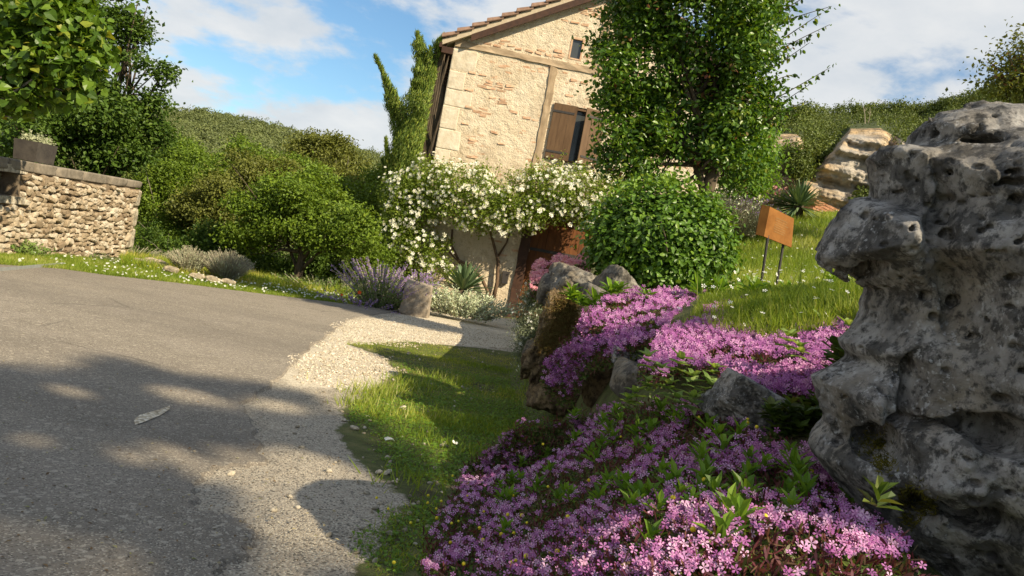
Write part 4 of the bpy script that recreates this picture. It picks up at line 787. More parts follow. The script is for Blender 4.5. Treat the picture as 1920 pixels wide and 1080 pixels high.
# ------------------------------------------------------------------ cliff on the right
CS = [(1300, 235), (1380, 232), (1450, 226), (1500, 214), (1560, 212), (1620, 208), (1680, 203), (1720, 210), (1780, 198), (1830, 184), (1920, 160), (2050, 118), (2300, 60), (2600, 40)]
def cliff():
    px = np.arange(1300, 2400, 2.2); py0 = np.interp(px, [c[0] for c in CS], [c[1] for c in CS]); nv = 110; t = np.linspace(0, 1, nv); PXg = np.repeat(px[:, None], nv, 1); PYg = py0[:, None]+(470-py0[:, None])*t
    def pl(pts, w): return sstep(w, -w, sd_poly(PXg, PYg, pts))
    main = pl([(1592, 238), (1650, 236), (1690, 250), (1720, 275), (1760, 300), (1760, 420), (1430, 420), (1475, 372), (1525, 325), (1562, 285)], 7)
    left = pl([(1380, 262), (1440, 250), (1505, 250), (1500, 290), (1515, 350), (1500, 420), (1380, 420)], 8)
    D = 165-10*main-9*left+55*sstep(.30, 0, t)*sstep(1500, 1560, PXg)*(1-main)+30*sstep(.25, 0, t)
    D += 7*np.exp(-((PXg-1668-(PYg-300)*-.12)/10)**2)*main+1.3*np.sin(PXg*.13+2*np.sin(PXg*.021))*sstep(1640, 1680, PXg)
    D -= 16*sstep(1715, 1790, PXg)
    q = P(PXg, PYg, D); st = fbm(q[..., 0]*.05, q[..., 1]*.05, q[..., 2]*.75+2, 4); D += -3.2*st-3.0*fbm(q[..., 0]*.22, q[..., 1]*.1, q[..., 2]*.25, 5)-1.2*fbm(q[..., 0]*.9, q[..., 1]*.3, q[..., 2]*.9, 3)
    q = P(PXg, PYg, D); back = q[:, :1]+np.array([0, 70, 3.0]); q = np.concatenate([back+[0, 60, 0], back, q], 1); nn = nv+2; ix = np.arange(len(px)*nn).reshape(len(px), nn); F = np.stack([ix[:-1, :-1], ix[:-1, 1:], ix[1:, 1:], ix[1:, :-1]], -1).reshape(-1, 4)
    VG = [(1300, 200), (1500, 195), (1700, 185), (2400, 20), (2400, 330), (1800, 330), (1700, 300), (1700, 268), (1650, 240), (1595, 242), (1562, 275), (1532, 312), (1505, 342), (1498, 330), (1512, 282), (1500, 252), (1440, 250), (1300, 262)]
    vg = sstep(4, -4, sd_poly(PXg, PYg, VG)); vg = np.concatenate([vg[:, :1]*0+1, vg[:, :1]*0+1, vg], 1); tag(mesh('cliff', q.reshape(-1, 3), F, MAT['cliff_rock'], smooth=True, attrs={'veg': vg.ravel()}), kind='structure')
    rg = np.random.RandomState(8); C_ = []; q2 = P(PXg, PYg, D)
    keep = [([(1300, 200), (1500, 195), (1700, 185), (2400, 20), (2400, 330), (1800, 330), (1700, 300), (1700, 268), (1650, 240), (1595, 242), (1562, 275), (1532, 312), (1505, 342), (1498, 330), (1512, 282), (1500, 252), (1440, 250), (1300, 262)], 3400), ([(1600, 330), (1605, 380), (1625, 370), (1630, 330)], 0), ([(1595, 372), (1650, 366), (1655, 380), (1600, 385)], 25), ([(1470, 285), (1505, 290), (1515, 330), (1490, 335)], 60)]
    for poly, k in keep:
        xs = [p_[0] for p_ in poly]; ys = [p_[1] for p_ in poly]; a = rg.uniform(min(xs), max(xs), k*5); b = rg.uniform(min(ys)-10, max(ys), k*5); m_ = in_poly(a, b, poly); a, b = a[m_][:k], b[m_][:k]
        i = np.clip(((a-1300)/2.2).astype(int), 0, len(px)-1); tb = (b-py0[i])/(470-py0[i]); ok = (tb > -.02) & (tb < 1); i, tb = i[ok], np.clip(tb[ok], 0, 1); C_.append(q2[i, (tb*(nv-1)).astype(int)])
    a = rg.uniform(1380, 1950, 260); i = np.clip(((a-1300)/2.2).astype(int), 0, len(px)-1); top_ = q2[i, 0]+np.stack([0*a, rg.uniform(0, 10, 260), rg.uniform(.0, .9, 260)], 1); C_.append(top_)
    c = np.concatenate(C_); vis = fbm(c[:, 0]*.12, c[:, 2]*.2, c[:, 1]*.1, 3) > -.34; c = c[vis]; k = len(c); per = 60; R_ = rg.uniform(1.0, 2.3, k)*(1+.5*(rg.rand(k) > .85))
    d = rg.normal(size=(k*per, 3)); d /= np.linalg.norm(d, axis=1)[:, None]; p = np.repeat(c, per, 0)+d*np.repeat(R_, per)[:, None]*rg.uniform(.7, 1.1, (k*per, 1)); p[:, 1] -= 1.2; p[:, 2] += np.repeat(R_, per)*.25
    V, F, R = scatter(*LEAF, p, frame_of(d+rg.normal(size=d.shape)*.6, rg), rg.uniform(.4, .75, len(p)), np.clip(np.repeat(rg.rand(k), per)*.6+rg.rand(len(p))*.4, 0, 1))
    tag(mesh('cliff_scrub', V, F, MAT['forest_leaf'], None, R), kind='stuff', label='green scrub and small trees clinging to the top and gullies of the limestone cliff', cat='scrub')
cliff()
for i, (a, b, c_, d_, r_) in enumerate(((1622, 232, 1618, 196, .10), (1628, 230, 1632, 200, .08))):
    A_, B_ = P(a, b, 150), P(c_, d_, 150); mb = MB().tube([A_, (A_+B_)/2+[.15, 0, 0], B_], [r_, r_*.7, r_*.3], 6); rg = np.random.RandomState(i)
    for q in range(5):
        s = A_+(B_-A_)*rg.uniform(.4, .9); mb.tube([s, s+np.array([rg.uniform(-.7, .7), 0, rg.uniform(.3, 1.0)])], [r_*.4, r_*.15], 4)
    tag(mb.build('dead_tree', MAT['dry_twig']), ('bare pale dead trunk on the cliff top, left of two', 'bare pale dead trunk on the cliff top, right of two')[i], 'tree', 'bare dead trunks on the cliff top')

# ------------------------------------------------------------------ trees beyond the road
G_ = 'trees beyond the road'
def mid(name, label, px, py, D, L, n, size, mat, seed, r0=.09, bk='grey_bark', dz=None, **k):
    base = P(px, py, D); k.setdefault('gap', (1.6, -.20)); k.setdefault('spread', 1.5); k.setdefault('subl', 11); n = int(n*1.5); size *= .82; return tree(name, label, 'tree', base, L, n, size, mat, bk, r0, seed, G_, **k)
mid('scrub_tree', 'spreading dark green thorn tree with forked trunk at the edge of the road', 553, 545, 15.5, [(560, 415, 15.5, 64), (500, 405, 15.8, 56), (630, 415, 15.5, 58), (550, 372, 16, 56), (465, 445, 15.6, 40), (660, 455, 15.2, 40), (600, 375, 16, 50), (600, 450, 15.3, 38), (515, 450, 15.4, 34)], 26000, .085, 'scrub_leaf', 31, .10, 'bark', top=P(575, 440, 15.5), tint=.6)
mid('scrub_tree', 'pale lichened scrub tree with bare twigs standing left of the forked thorn tree', 420, 540, 18, [(440, 400, 18, 70), (390, 430, 18, 60), (450, 350, 18.5, 60), (500, 350, 18.5, 55), (360, 400, 18, 50)], 24000, .085, 'olive_leaf', 33)
mid('scrub_tree', 'bright green bushy tree just beyond the end of the stone wall', 310, 520, 18.5, [(320, 420, 18.5, 65), (290, 370, 19, 55), (340, 365, 19, 50), (300, 460, 18, 50), (360, 460, 18, 50)], 24000, .085, 'scrub_leaf', 35, tint=.6)
mid('tall_tree', 'tall loose yellow green tree in the middle of the wooded bank', 470, 520, 26, [(420, 325, 26, 48), (480, 315, 26, 48), (530, 330, 26, 48), (370, 325, 26, 50), (450, 340, 25, 70), (330, 300, 27, 50), (520, 370, 25, 55)], 32000, .12, 'scrub_leaf', 37, .12)
mid('oak_tree', 'bronze tipped oak rising highest beside the far hill skyline', 610, 520, 30, [(600, 272, 30, 30), (630, 300, 30, 38), (580, 310, 30, 40), (660, 325, 30, 36), (560, 340, 30, 50), (640, 350, 29, 55), (588, 252, 30, 14)], 26000, .13, 'olive_leaf', 39, .14, tint=.6)
mid('scrub_tree', 'mid green tree close to the left of the house conifer', 690, 540, 23, [(680, 390, 23, 50), (700, 350, 24, 32), (650, 400, 22, 55), (700, 440, 22, 45), (720, 480, 22, 40)], 22000, .10, 'scrub_leaf', 41, .1)
mid('scrub_tree', 'dark green understorey tree behind the grey lavender bushes', 330, 540, 16.5, [(280, 470, 16.5, 40), (330, 480, 16, 42), (400, 470, 16.5, 45), (450, 480, 16.5, 45)], 15000, .07, 'maple_leaf', 43, .05)
mid('scrub_tree', 'low dense green tree behind the violet catmint', 670, 560, 16.5, [(650, 520, 16.5, 35), (690, 500, 17, 45), (620, 540, 16.2, 22), (720, 520, 17, 40), (665, 470, 17.5, 40)], 14000, .075, 'scrub_leaf', 45, .05)
mid('scrub_tree', 'shaded thicket tree low down between the lavender and the forked thorn tree', 490, 545, 17.2, [(480, 500, 17.2, 36), (520, 520, 17.4, 32), (570, 500, 17.6, 45), (610, 490, 17.5, 40), (440, 510, 17.2, 30)], 14000, .075, 'maple_leaf', 46, .05)
mid('tall_tree', 'tall green tree rising behind the maple at the left', 330, 520, 30, [(265, 290, 30, 45), (325, 330, 30, 50), (250, 330, 30, 55), (370, 370, 30, 50), (300, 380, 30, 60)], 24000, .13, 'forest_leaf', 47, .12)
mb = MB(); rg = np.random.RandomState(6)
# the maple and the large leaved tree over the wall
tree('maple_tree', 'dark green maple with airy sky-lit top behind the stone wall', 'tree', P(150, 560, 17), [(225, 60, 17, 42), (262, 70, 17, 34), (245, 20, 17, 22), (275, 130, 17, 40), (300, 145, 17, 26), (255, 190, 17, 44), (290, 195, 17, 22), (180, 250, 16.5, 80), (70, 280, 16, 80), (210, 300, 16.5, 55), (250, 285, 17, 48), (120, 150, 17, 80), (-20, 250, 16.5, 80), (180, 345, 16.5, 42), (280, 250, 17, 36), (60, 120, 17, 100), (-20, 60, 17, 100), (190, 110, 17, 45), (205, 160, 17, 38)], 70000, .095, 'maple_leaf', 'bark', .16, 51, 'trees over the stone wall', leaf=LEAF, gap=(1.3, -.12), per=9, spread=1.3, tint=.5, upw=.9, subl=6)
tree('linden_tree', 'large leaved yellow green tree overhanging the top left corner of the view', 'tree', [-8.6, 8.8, -.4], [(40, 40, 9, 100), (110, 60, 9, 66), (140, 115, 8.8, 44), (60, 120, 8.8, 70), (20, 180, 8.8, 40), (130, 160, 8.8, 26), (-60, 120, 9, 120), (100, -60, 9.2, 110), (-80, -40, 9.2, 140), (90, 170, 8.8, 28), (160, 80, 9, 22)], 17000, .088, 'broad_leaf', 'grey_bark', .16, 53, 'trees over the stone wall', leaf=BROAD, per=6, spread=1.3, tint=.35, shell=.5, out=.9, upw=.45, rndw=.5, subl=4)
# conifer beside the house
def conifer():
    rg = np.random.RandomState(61); D = 18.75; base = P(745, 600, D); t = empty('conifer_tree', base, 'tall feathery green conifer with one leaning side branch at the left edge of the house', 'tree'); mb = MB(); tips = []
    cols = [((770, 500), (818, 105), 74), ((752, 470), (785, 200), 50), ((795, 500), (835, 150), 50), ((790, 290), (702, 108), 13), ((785, 320), (718, 150), 20), ((760, 330), (730, 190), 12), ((740, 420), (722, 262), 12), ((745, 430), (738, 270), 11), ((735, 450), (716, 300), 9), ((752, 560), (775, 330), 46)]
    for i in range(46):
        u_ = i/46; ax_ = 758+(822-758)*u_+rg.uniform(-46, 30)*(1-.4*u_); ay_ = 500-410*u_; l_ = rg.uniform(75, 125)*(1-.35*u_); dx_ = rg.uniform(-16, 26); cols.append(((ax_, ay_), (ax_+dx_, max(ay_-l_, 34+abs(ax_+dx_-808)*1.1)), rg.uniform(11, 19)))
    P_, N_, S_ = [], [], []
    for (a, b, w) in cols:
        A_, B_ = P(*a, D), P(*b, D+rg.uniform(-.4, .4)); mb.tube([base+(A_-base)*0, A_, (A_+B_)/2, B_], [.10, .06, .04, .01], 6); n_ = int(np.linalg.norm(B_-A_)*w*85); u = rg.rand(n_)**.85; wr = w*(1+.5*fbm(u*9, u*0+a[0], u*0, 2))*D/FPX*np.sin(np.pi*np.clip(u*.9+.12, 0, 1))**.7*np.where(u > .8, .75, 1)
        th = rg.rand(n_)*2*np.pi; rr = wr*np.sqrt(rg.uniform(.15, 1, n_))*(1+.25*fbm(u*6, th*.8, u*0, 2)); p = A_+(B_-A_)*u[:, None]+np.stack([np.cos(th)*rr, np.sin(th)*rr, 0*rr], 1); P_.append(p); N_.append(np.stack([np.cos(th), np.sin(th), 0*th+.2], 1)+rg.normal(size=(n_, 3))*.5); S_.append(rg.uniform(.06, .15, n_))
    p, nn, s = np.concatenate(P_), np.concatenate(N_), np.concatenate(S_); kq = (p-HO3)@He < -.30; p, nn, s = p[kq], nn[kq], s[kq]; dirn = np.array([.12, 0, 1.0])+rg.normal(size=p.shape)*.22+nn*.22; z = nn/np.linalg.norm(nn, axis=1)[:, None]; y = dirn-(dirn*z).sum(1)[:, None]*z; y /= np.linalg.norm(y, axis=1)[:, None]; x = np.cross(y, z)
    V, F, R = scatter(NARROW[0]*[.85, 1, 1], NARROW[1], p, np.stack([x, y, z], 2), s, rg.rand(len(p))); mb.build('trunk', MAT['bark'], t); mesh('crown', V, F, MAT['cypress_leaf'], t, R)
conifer()

# ------------------------------------------------------------------ plum tree in front of the house
def plum():
    D = 9.4; base = gz(P(1322, 400, D), -.1); L = LB([(1290, 40, D, 125), (1215, 130, D, 88), (1185, 235, D, 66), (1270, 215, D+.3, 100), (1365, 110, D, 88), (1372, 215, D-.2, 56), (1225, 300, D, 46), (1275, 292, D, 46), (1180, 310, D, 36), (1300, 325, D, 46), (1235, 335, D, 42), (1345, 300, D+.1, 34), (1270, 350, D+.2, 34), (1190, 345, D, 34), (1150, 320, D, 30), (1230, 350, D, 40), (1300, 350, D+.2, 30), (1430, 100, D, 44), (1438, 20, D, 46), (1420, 225, D, 40), (1210, 285, D, 50), (1345, 330, D+.2, 26), (1395, 280, D, 40), (1385, 330, D+.3, 34), (1300, 355, D, 34), (1340, 290, D-.3, 34), (1300, -110, D, 150), (1395, 20, D+.2, 66), (1150, 190, D, 40), (1160, 285, D, 42), (1400, 170, D, 48), (1225, 20, D, 80), (1200, -60, D, 90), (1410, -60, D, 70)])
    t = empty('plum_tree', base, 'dense dark green plum tree with long leafy shoots in front of the house gable', 'tree'); rg = np.random.RandomState(71); mb = MB(); top = P(1360, 120, D)
    mb.tube([base-[0, 0, .2], P(1328, 350, D), P(1342, 310, D), P(1350, 240, D), top], [.10, .085, .08, .06, .04], 10, noise=.08); mb.tube([P(1322, 372, D), P(1312, 330, D), P(1290, 270, D), P(1250, 200, D)], [.05, .045, .035, .02], 8)
    for l in L:
        s = [P(1342, 310, D), P(1350, 240, D), top][rg.randint(3)]; e = np.array(l[:3]); mb.tube([s, (s+e)/2+rg.normal(size=3)*.08, e], [.035, .022, .008], 6)
    tw = MB(); lp, ln, ls = [], [], []
    shoots = [((1410, 60), (1572, 8), 0), ((1400, 130), (1556, 46), 0), ((1415, 90), (1522, 72), 1), ((1410, 210), (1568, 120), 0), ((1400, 160), (1518, 80), 0), ((1405, 240), (1528, 152), 0), ((1400, 260), (1522, 190), 0), ((1410, 190), (1500, 140), 0), ((1395, 270), (1480, 215), 0), ((1420, 30), (1500, -20), 0), ((1420, 40), (1545, -30), 0), ((1415, 110), (1540, 25), 0),
              ((1150, 330), (1110, 250), 0), ((1160, 200), (1118, 150), 0), ((1150, 240), (1108, 215), 0), ((1180, 120), (1140, 60), 0), ((1150, 300), (1112, 330), 0), ((1180, 60), (1150, 10), 0), ((1410, 140), (1480, 100), 0), ((1395, 230), (1465, 180), 0)]
    for i, (a, b, _) in enumerate(shoots):
        A_, B_ = P(*a, D), P(*b, D-.3*rg.rand()); k = max(8, int(np.linalg.norm(B_-A_)/.035)); u = np.linspace(0, 1, k); cv = A_+(B_-A_)*u[:, None]; cv[:, 2] += .10*np.sin(u*np.pi)*rg.uniform(-.4, 1); MB().tube(cv[::3], np.linspace(.009, .003, len(cv[::3])), 5).build('shoot', MAT['bark'], t)
        lp.append(cv+rg.normal(size=cv.shape)*.012); ls.append(rg.uniform(.05, .075, k)*np.where(u > .93, .7, 1)); dr = (B_-A_)/np.linalg.norm(B_-A_)*.5+np.array([0, 0, -.8])+rg.normal(size=(k, 3))*.45; ln.append(dr)
    lp, dr, ls = np.concatenate(lp), np.concatenate(ln), np.concatenate(ls); y = dr/np.linalg.norm(dr, axis=1)[:, None]; z = rg.normal(size=y.shape); z -= (z*y).sum(1)[:, None]*y; z /= np.linalg.norm(z, axis=1)[:, None]; x = np.cross(y, z)
    mb.build('trunk', MAT['bark'], t, smooth=True); V, F, R = scatter(*LEAF6, lp, np.stack([x, y, z], 2), ls, rg.rand(len(lp))); mesh('shoot_leaves', V, F, MAT['plum_leaf'], t, R)
    crown_mesh('crown', sub_lobes(L, 6, 70, f=.42, out=.95), 70000, .062, MAT['plum_leaf'], t, 72, leaf=LEAF6, per=9, spread=1.4, gap=(1.9, -.20), tint=.4, out=.7, upw=.5, rndw=.6, shell=.62)
    crown_mesh('young_leaves', L, 420, .055, MAT['plum_tip'], t, 73, leaf=LEAF6, per=5, spread=.8, shell=1.0)
plum()
tree('shrub', 'light yellow green shrub between the plum tree and the cliff', 'shrub', gz(P(1430, 400, 14)), [(1405, 285, 14, 36), (1425, 258, 14, 24), (1390, 335, 14, 38), (1420, 325, 14, 26), (1415, 232, 14.5, 22), (1395, 260, 14, 40), (1385, 390, 14, 26), (1440, 300, 14, 14)], 10000, .07, 'weed_leaf', 'bark', .03, 81, leaf=LEAF, tint=.5)
tree('tree', 'thin reddish leaved tree behind the top of the big pitted rock', 'tree', gz(P(1930, 420, 9)), [(1925, 150, 9, 42), (1885, 165, 9, 24), (1960, 120, 9, 60)], 5500, .05, 'olive_leaf', 'bark', .04, 83, gap=(3, -.1), spread=3)
mb = MB(); rg = np.random.RandomState(12); lp = []
for a, b in (((1900, 160), (1862, 120)), ((1910, 160), (1890, 100)), ((1920, 150), (1908, 92)), ((1905, 165), (1870, 140))):
    A_, B_ = P(*a, 8.9), P(*b, 8.9); mb.tube([A_, (A_+B_)/2, B_], [.01, .007, .003], 5); lp.append(A_+(B_-A_)*rg.rand(28, 1)+rg.normal(size=(28, 3))*.03)
tag_sh = mb.build('branches', MAT['bark'], bpy.data.objects['tree']); lp = np.concatenate(lp); V, F, R = scatter(*LEAF6, lp, frame_of(rg.normal(size=lp.shape)+[0, -.5, .3], rg), rg.uniform(.035, .055, len(lp)), rg.rand(len(lp))); mesh('red_leaves', V, F, MAT['plum_tip'], tag_sh, R)

# box bush
def boxbush():
    BULGE[0] = .10
    D = 6.0; base = gz(P(1235, 560, D)); t = empty('box_bush', base, 'rounded glossy dark green bush with light shoots on its top, above the flowers', 'bush'); L = LB([(1240, 455, D, 112), (1195, 450, D, 88), (1288, 462, D, 90), (1240, 412, D, 62), (1165, 478, D, 62), (1318, 488, D, 58), (1250, 505, D-.1, 84), (1290, 425, D, 58), (1190, 412, D, 52), (1150, 450, D, 46), (1328, 440, D, 48)])
    rg = np.random.RandomState(91); mb = MB()
    for l in L:
        e = np.array(l[:3]); mb.tube([base+rg.normal(size=3)*.03*[1, 1, 0], (base+e)/2+rg.normal(size=3)*.04, e], [.02, .012, .005], 5)
    a, b = P(1239, 415, D-.42), P(1251, 475, D-.45); mb.tube([a, (a+b)/2+[.01, 0, 0], b], [.004, .006, .006], 5); mb.build('stems', MAT['bark'], t)
    OV = (np.array([[0, 0, 0], [-.2, .25, .04], [-.31, .6, .06], [-.16, .92, 0], [.16, .92, 0], [.31, .6, .06], [.2, .25, .04], [0, .5, -.02]]), np.array([[0, 7, 1], [1, 7, 2], [2, 7, 3], [3, 7, 4], [4, 7, 5], [5, 7, 6], [6, 7, 0]]))
    crown_mesh('foliage', L, 21000, .040, MAT['box_leaf'], t, 92, leaf=OV, per=8, spread=1.3, shell=.72, out=.9, upw=.5, rndw=.55, tint=.35, svar=.3)
    lp, nn = [], []
    for i in range(75):
        px = rg.uniform(1105, 1350); py = 455-118*math.sqrt(max(.05, 1-((px-1235)/140)**2)); A_ = P(px, py+14, D+rg.uniform(-.25, .25)); B_ = A_+np.array([rg.uniform(-.03, .03), rg.uniform(-.03, .03), rg.uniform(.06, .14)]); k = 9; u = rg.rand(k); lp.append(A_+(B_-A_)*u[:, None]+rg.normal(size=(k, 3))*.008); nn.append(rg.normal(size=(k, 3))+[0, -.3, .9])
    lp, nn = np.concatenate(lp), np.concatenate(nn); V, F, R = scatter(*OV, lp, frame_of(nn, rg), rg.uniform(.028, .042, len(lp)), .6+.4*rg.rand(len(lp))); mesh('young_shoots', V, F, MAT['box_leaf'], t, R)
boxbush(); BULGE[0] = .22

# ------------------------------------------------------------------ climbing rose
def rose():
    rg = np.random.RandomState(101); base = hw(HL(925, 585)[0], -.15, -.02); t = empty('climbing_rose', base, 'climbing rose smothered in white blooms across the house front', 'rose'); mb = MB()
    def q(px, py, off): s, z = HL(px, py, -off); return hw(s, -off, z)
    for pts, r in (([(925, 588, .15), (920, 560, .14), (905, 525, .12), (885, 500, .1), (860, 488, .09), (846, 460, .09), (848, 430, .12)], .045), ([(925, 560, .14), (932, 530, .12), (934, 490, .1), (925, 455, .12), (918, 430, .2)], .05), ([(934, 480, .1), (950, 455, .1), (958, 430, .2)], .028), ([(885, 500, .1), (868, 500, .1), (840, 470, .12), (820, 440, .2)], .02)): mb.tube([q(*p) for p in pts], np.linspace(r, r*.6, len(pts)), 8, noise=.12)
    body = [(740, 345, 22), (770, 350, 34), (810, 350, 40), (850, 345, 40), (800, 385, 40), (760, 400, 34), (745, 440, 26), (780, 450, 34), (810, 480, 26), (790, 510, 22), (830, 500, 16), (895, 355, 38), (850, 385, 32), (930, 375, 36), (890, 395, 32), (940, 410, 30), (970, 380, 38), (1010, 350, 40), (1050, 355, 42), (1000, 400, 34), (1050, 390, 30), (1090, 370, 44), (1130, 365, 44), (1165, 365, 34), (1100, 405, 26), (1150, 400, 26), (830, 325, 22), (900, 325, 18), (1040, 320, 20), (1090, 330, 22), (1000, 330, 20), (1150, 335, 22), (1185, 350, 16), (960, 335, 14), (985, 425, 16), (905, 425, 16), (730, 370, 14), (800, 310, 20), (735, 410, 14), (850, 515, 12), (765, 480, 22), (800, 535, 14), (770, 520, 12), (825, 455, 18), (750, 380, 24), (870, 415, 18)]
    L = []
    for a, b, r in body:
        o = .95 if a > 830 and b < 425 else .6; c = q(a, b, o); rr = r*17.8/FPX; L.append([*c, rr, min(rr, .5), rr*.92])
    crown_mesh('foliage', L, 44000, .056, MAT['rose_leaf'], t, 102, per=8, spread=1.7, shell=.4, tint=.4, out=.8)
    p, d, rc, c = crown_pts(L, 4200, .05, rg, per=2, shell=.88, spread=1.2); d2 = d+[0, -.6, .25]; ok = (d2[:, 1] < .4) & (rg.rand(len(p)) < .62); p, d2 = p[ok]+d[ok]*.05, d2[ok]
    r1 = rosette(6, *PETAL, .35); r2 = rosette(5, *PETAL, .95); tv = np.concatenate([r1[0], r2[0]*.72+[0, 0, .06], r2[0]*.45+[0, 0, .16]]); tf = np.concatenate([r1[1], r2[1]+len(r1[0]), r2[1]+len(r1[0])+len(r2[0])])
    n_ = len(p); sz = rg.uniform(.032, .052, n_)*(1+.35*(rg.rand(n_) > .85)); V, F, R = scatter(tv, tf, p, frame_of(d2+rg.normal(size=d2.shape)*.35, rg), sz, rg.rand(n_)); st = mb.build('stems', MAT['vine_bark'], t, smooth=True)
    fl = mesh('blooms', V, F, MAT['rose_petal'], t, R); fl['kind'] = 'stuff'
    k = 24; pp = np.stack([q(*a) for a in zip(rg.uniform(778, 815, k), rg.uniform(283, 312, k), np.full(k, -1.2))]); V, F, R = scatter(tv, tf, pp, frame_of(rg.normal(size=(k, 3))+[-.5, -1, .3], rg), rg.uniform(.03, .05, k), rg.rand(k)); mesh('shaded_blooms', V, F, MAT['rose_petal'], t, R)
    Ls = [[*q(797, 300, -1.2), .3, .25, .3], [*q(770, 315, -.9), .25, .2, .2]]; crown_mesh('shaded_foliage', Ls, 1500, .055, MAT['rose_leaf'], t, 104)
    # loose twigs above the body
    mb = MB(); lp = []
    for a, b in (((905, 330), (915, 292)), ((930, 335), (938, 298)), ((1000, 322), (1030, 296)), ((990, 335), (960, 312)), ((1040, 305), (1060, 285)), ((840, 320), (838, 300)), ((730, 345), (714, 338)), ((1150, 330), (1172, 322)), ((940, 420), (965, 440)), ((1010, 305), (1002, 290))):
        A_, B_ = q(*a, .45), q(*b, .4); mb.tube([A_, (A_+B_)/2+[.03, 0, 0], B_], [.008, .006, .003], 4); lp.append(A_+(B_-A_)*rg.rand(22, 1)+rg.normal(size=(22, 3))*.04)
    lp = np.concatenate(lp); tw = mb.build('twigs', MAT['vine_bark'], t); V, F, R = scatter(*LEAF, lp, frame_of(rg.normal(size=lp.shape)+[0, -.6, .5], rg), rg.uniform(.04, .06, len(lp)), rg.rand(len(lp))); mesh('twig_leaves', V, F, MAT['rose_leaf'], tw, R)
rose()
# ------------------------------------------------------------------ rocks of the terrace edge
def march(a, b, off=0.0):              # first meeting of the view ray with the terrain
    d = ray(a, b); d = d/d[..., 1:2]; y = np.full(a.shape, .7); done = np.zeros(a.shape, bool); res = np.full(a.shape, 12.0)
    for k in range(260):
        X = CAM+d*y[:, None]; hit = (X[:, 2] < terr(X[:, 0], X[:, 1])+off) & ~done; res[hit] = y[hit]; done |= hit; y = y*1.011
        if done.all(): break
    return res
def Dm(a, b, o=-.05): return float(march(np.array([float(a)]), np.array([float(b)]))[0])+o
def boulder(label, px, py, D, rx, ry, dz_, seed, mat='boulder', yaw=0, tilt=0, lean=0.18, planes=12, rough=.10, name='boulder', sub=None, group='stones edging the flower terrace', cat='boulder', sq=1.0):
    k = D/FPX; dims = (rx*k*1.08, dz_, ry*k*1.08); w_, f_ = chipped(dims, seed, sub or ICO4, planes, rough, yaw, tilt, lean, 1.3); c = P(px, py, D)
    if sq != 1: pass
    o = mesh(name, w_, f_, MAT[mat], smooth=True); o.location = tuple(c); tag(o, label, cat, group); return o
boulder('broad folded grey boulder heading the stone edge, left of the pointed slab', 1072, 548, 5.25, 52, 44, .26, 3, sub=ICO5, rough=.16)
boulder('small rounded grey stone under the rose pink clump at the stone edge', 1030, 545, 5.35, 24, 30, .18, 14)
boulder('tall pointed grey slab leaning beside the box bush', 1146, 546, 4.9, 30, 50, .16, 5, lean=.32, yaw=.3, sub=ICO5, planes=8)
boulder('smooth rounded grey slab standing between the pointed slab and the trailing flowers', 1108, 575, 4.8, 27, 40, .14, 6, lean=.3, planes=6, rough=.05)
boulder('tall brown weathered rock column at the corner of the terrace, half under rusty moss', 1045, 640, 4.9, 46, 92, .26, 7, 'tufa', sub=ICO5, rough=.26)
boulder('dark brown rock at the foot of the column behind the trailing pink flowers', 1045, 735, 4.75, 48, 46, .22, 9, 'tufa', rough=.2)
boulder('small grey stone low beside the white flowered cushion, upper of two', 1000, 652, 5.9, 17, 20, .09, 10)
boulder('small pale stone low beside the white flowered cushion, lower of two', 1003, 690, 5.5, 18, 17, .09, 11)
boulder('flat grey capstone lying under the trailing flowers', 1185, 672, Dm(1185, 690, .02), 44, 17, .16, 12, 'karst', sub=ICO5, lean=.12, planes=8)
boulder('square cut pale block in the retaining edge with a sunlit face', 1182, 716, Dm(1180, 730, -.02), 38, 38, .14, 15, 'boulder', planes=5, rough=.05, lean=.15)
boulder('dark recessed block left of the pale square block', 1124, 722, Dm(1122, 740, -.02), 34, 42, .16, 16, 'tufa', planes=8)
boulder('upright narrow brown stone at the foot of the terrace behind the trailing flowers', 1080, 722, Dm(1080, 745, -.02), 18, 46, .10, 17, 'tufa', planes=7, lean=.1)
boulder('wide grey boulder lying between the two beds of pink flowers', 1410, 768, Dm(1400, 800, .03), 80, 50, .17, 18, 'karst', sub=ICO5, lean=.30, planes=10, rough=.1)
boulder('small grey stone half hidden between flowers and the wide boulder', 1262, 700, Dm(1262, 710, .0), 40, 26, .12, 19, 'boulder')
for i, (px, py, rx, ry, lb) in enumerate(((283, 492, 16, 9, 'pale chipped stone at the left end of the rockery by the road'), (303, 497, 13, 8, 'pale stone just right of the leftmost rockery stone by the road'), (322, 506, 12, 7, 'flat pale stone in the rockery left of the grey lavender'), (368, 518, 14, 6, 'flat white stone in front of the left grey lavender bush'), (398, 524, 15, 6, 'flat white stone between the two grey lavender bushes'), (428, 528, 13, 5, 'low white stone in front of the right grey lavender bush'), (262, 490, 9, 6, 'small pale stone closest to the end of the stone wall'))):
    D = float(G(px, py+8)[1]); boulder(lb, px, py, D, rx, ry, .12, 30+i, 'pale_stone', name='stone', sub=ICO3, group='rockery stones by the road', cat='stone')

leaf_mat('gravel_chip', [(.24, .19, .13), (.40, .34, .25), (.54, .47, .36), (.66, .60, .50)], 0, .95)
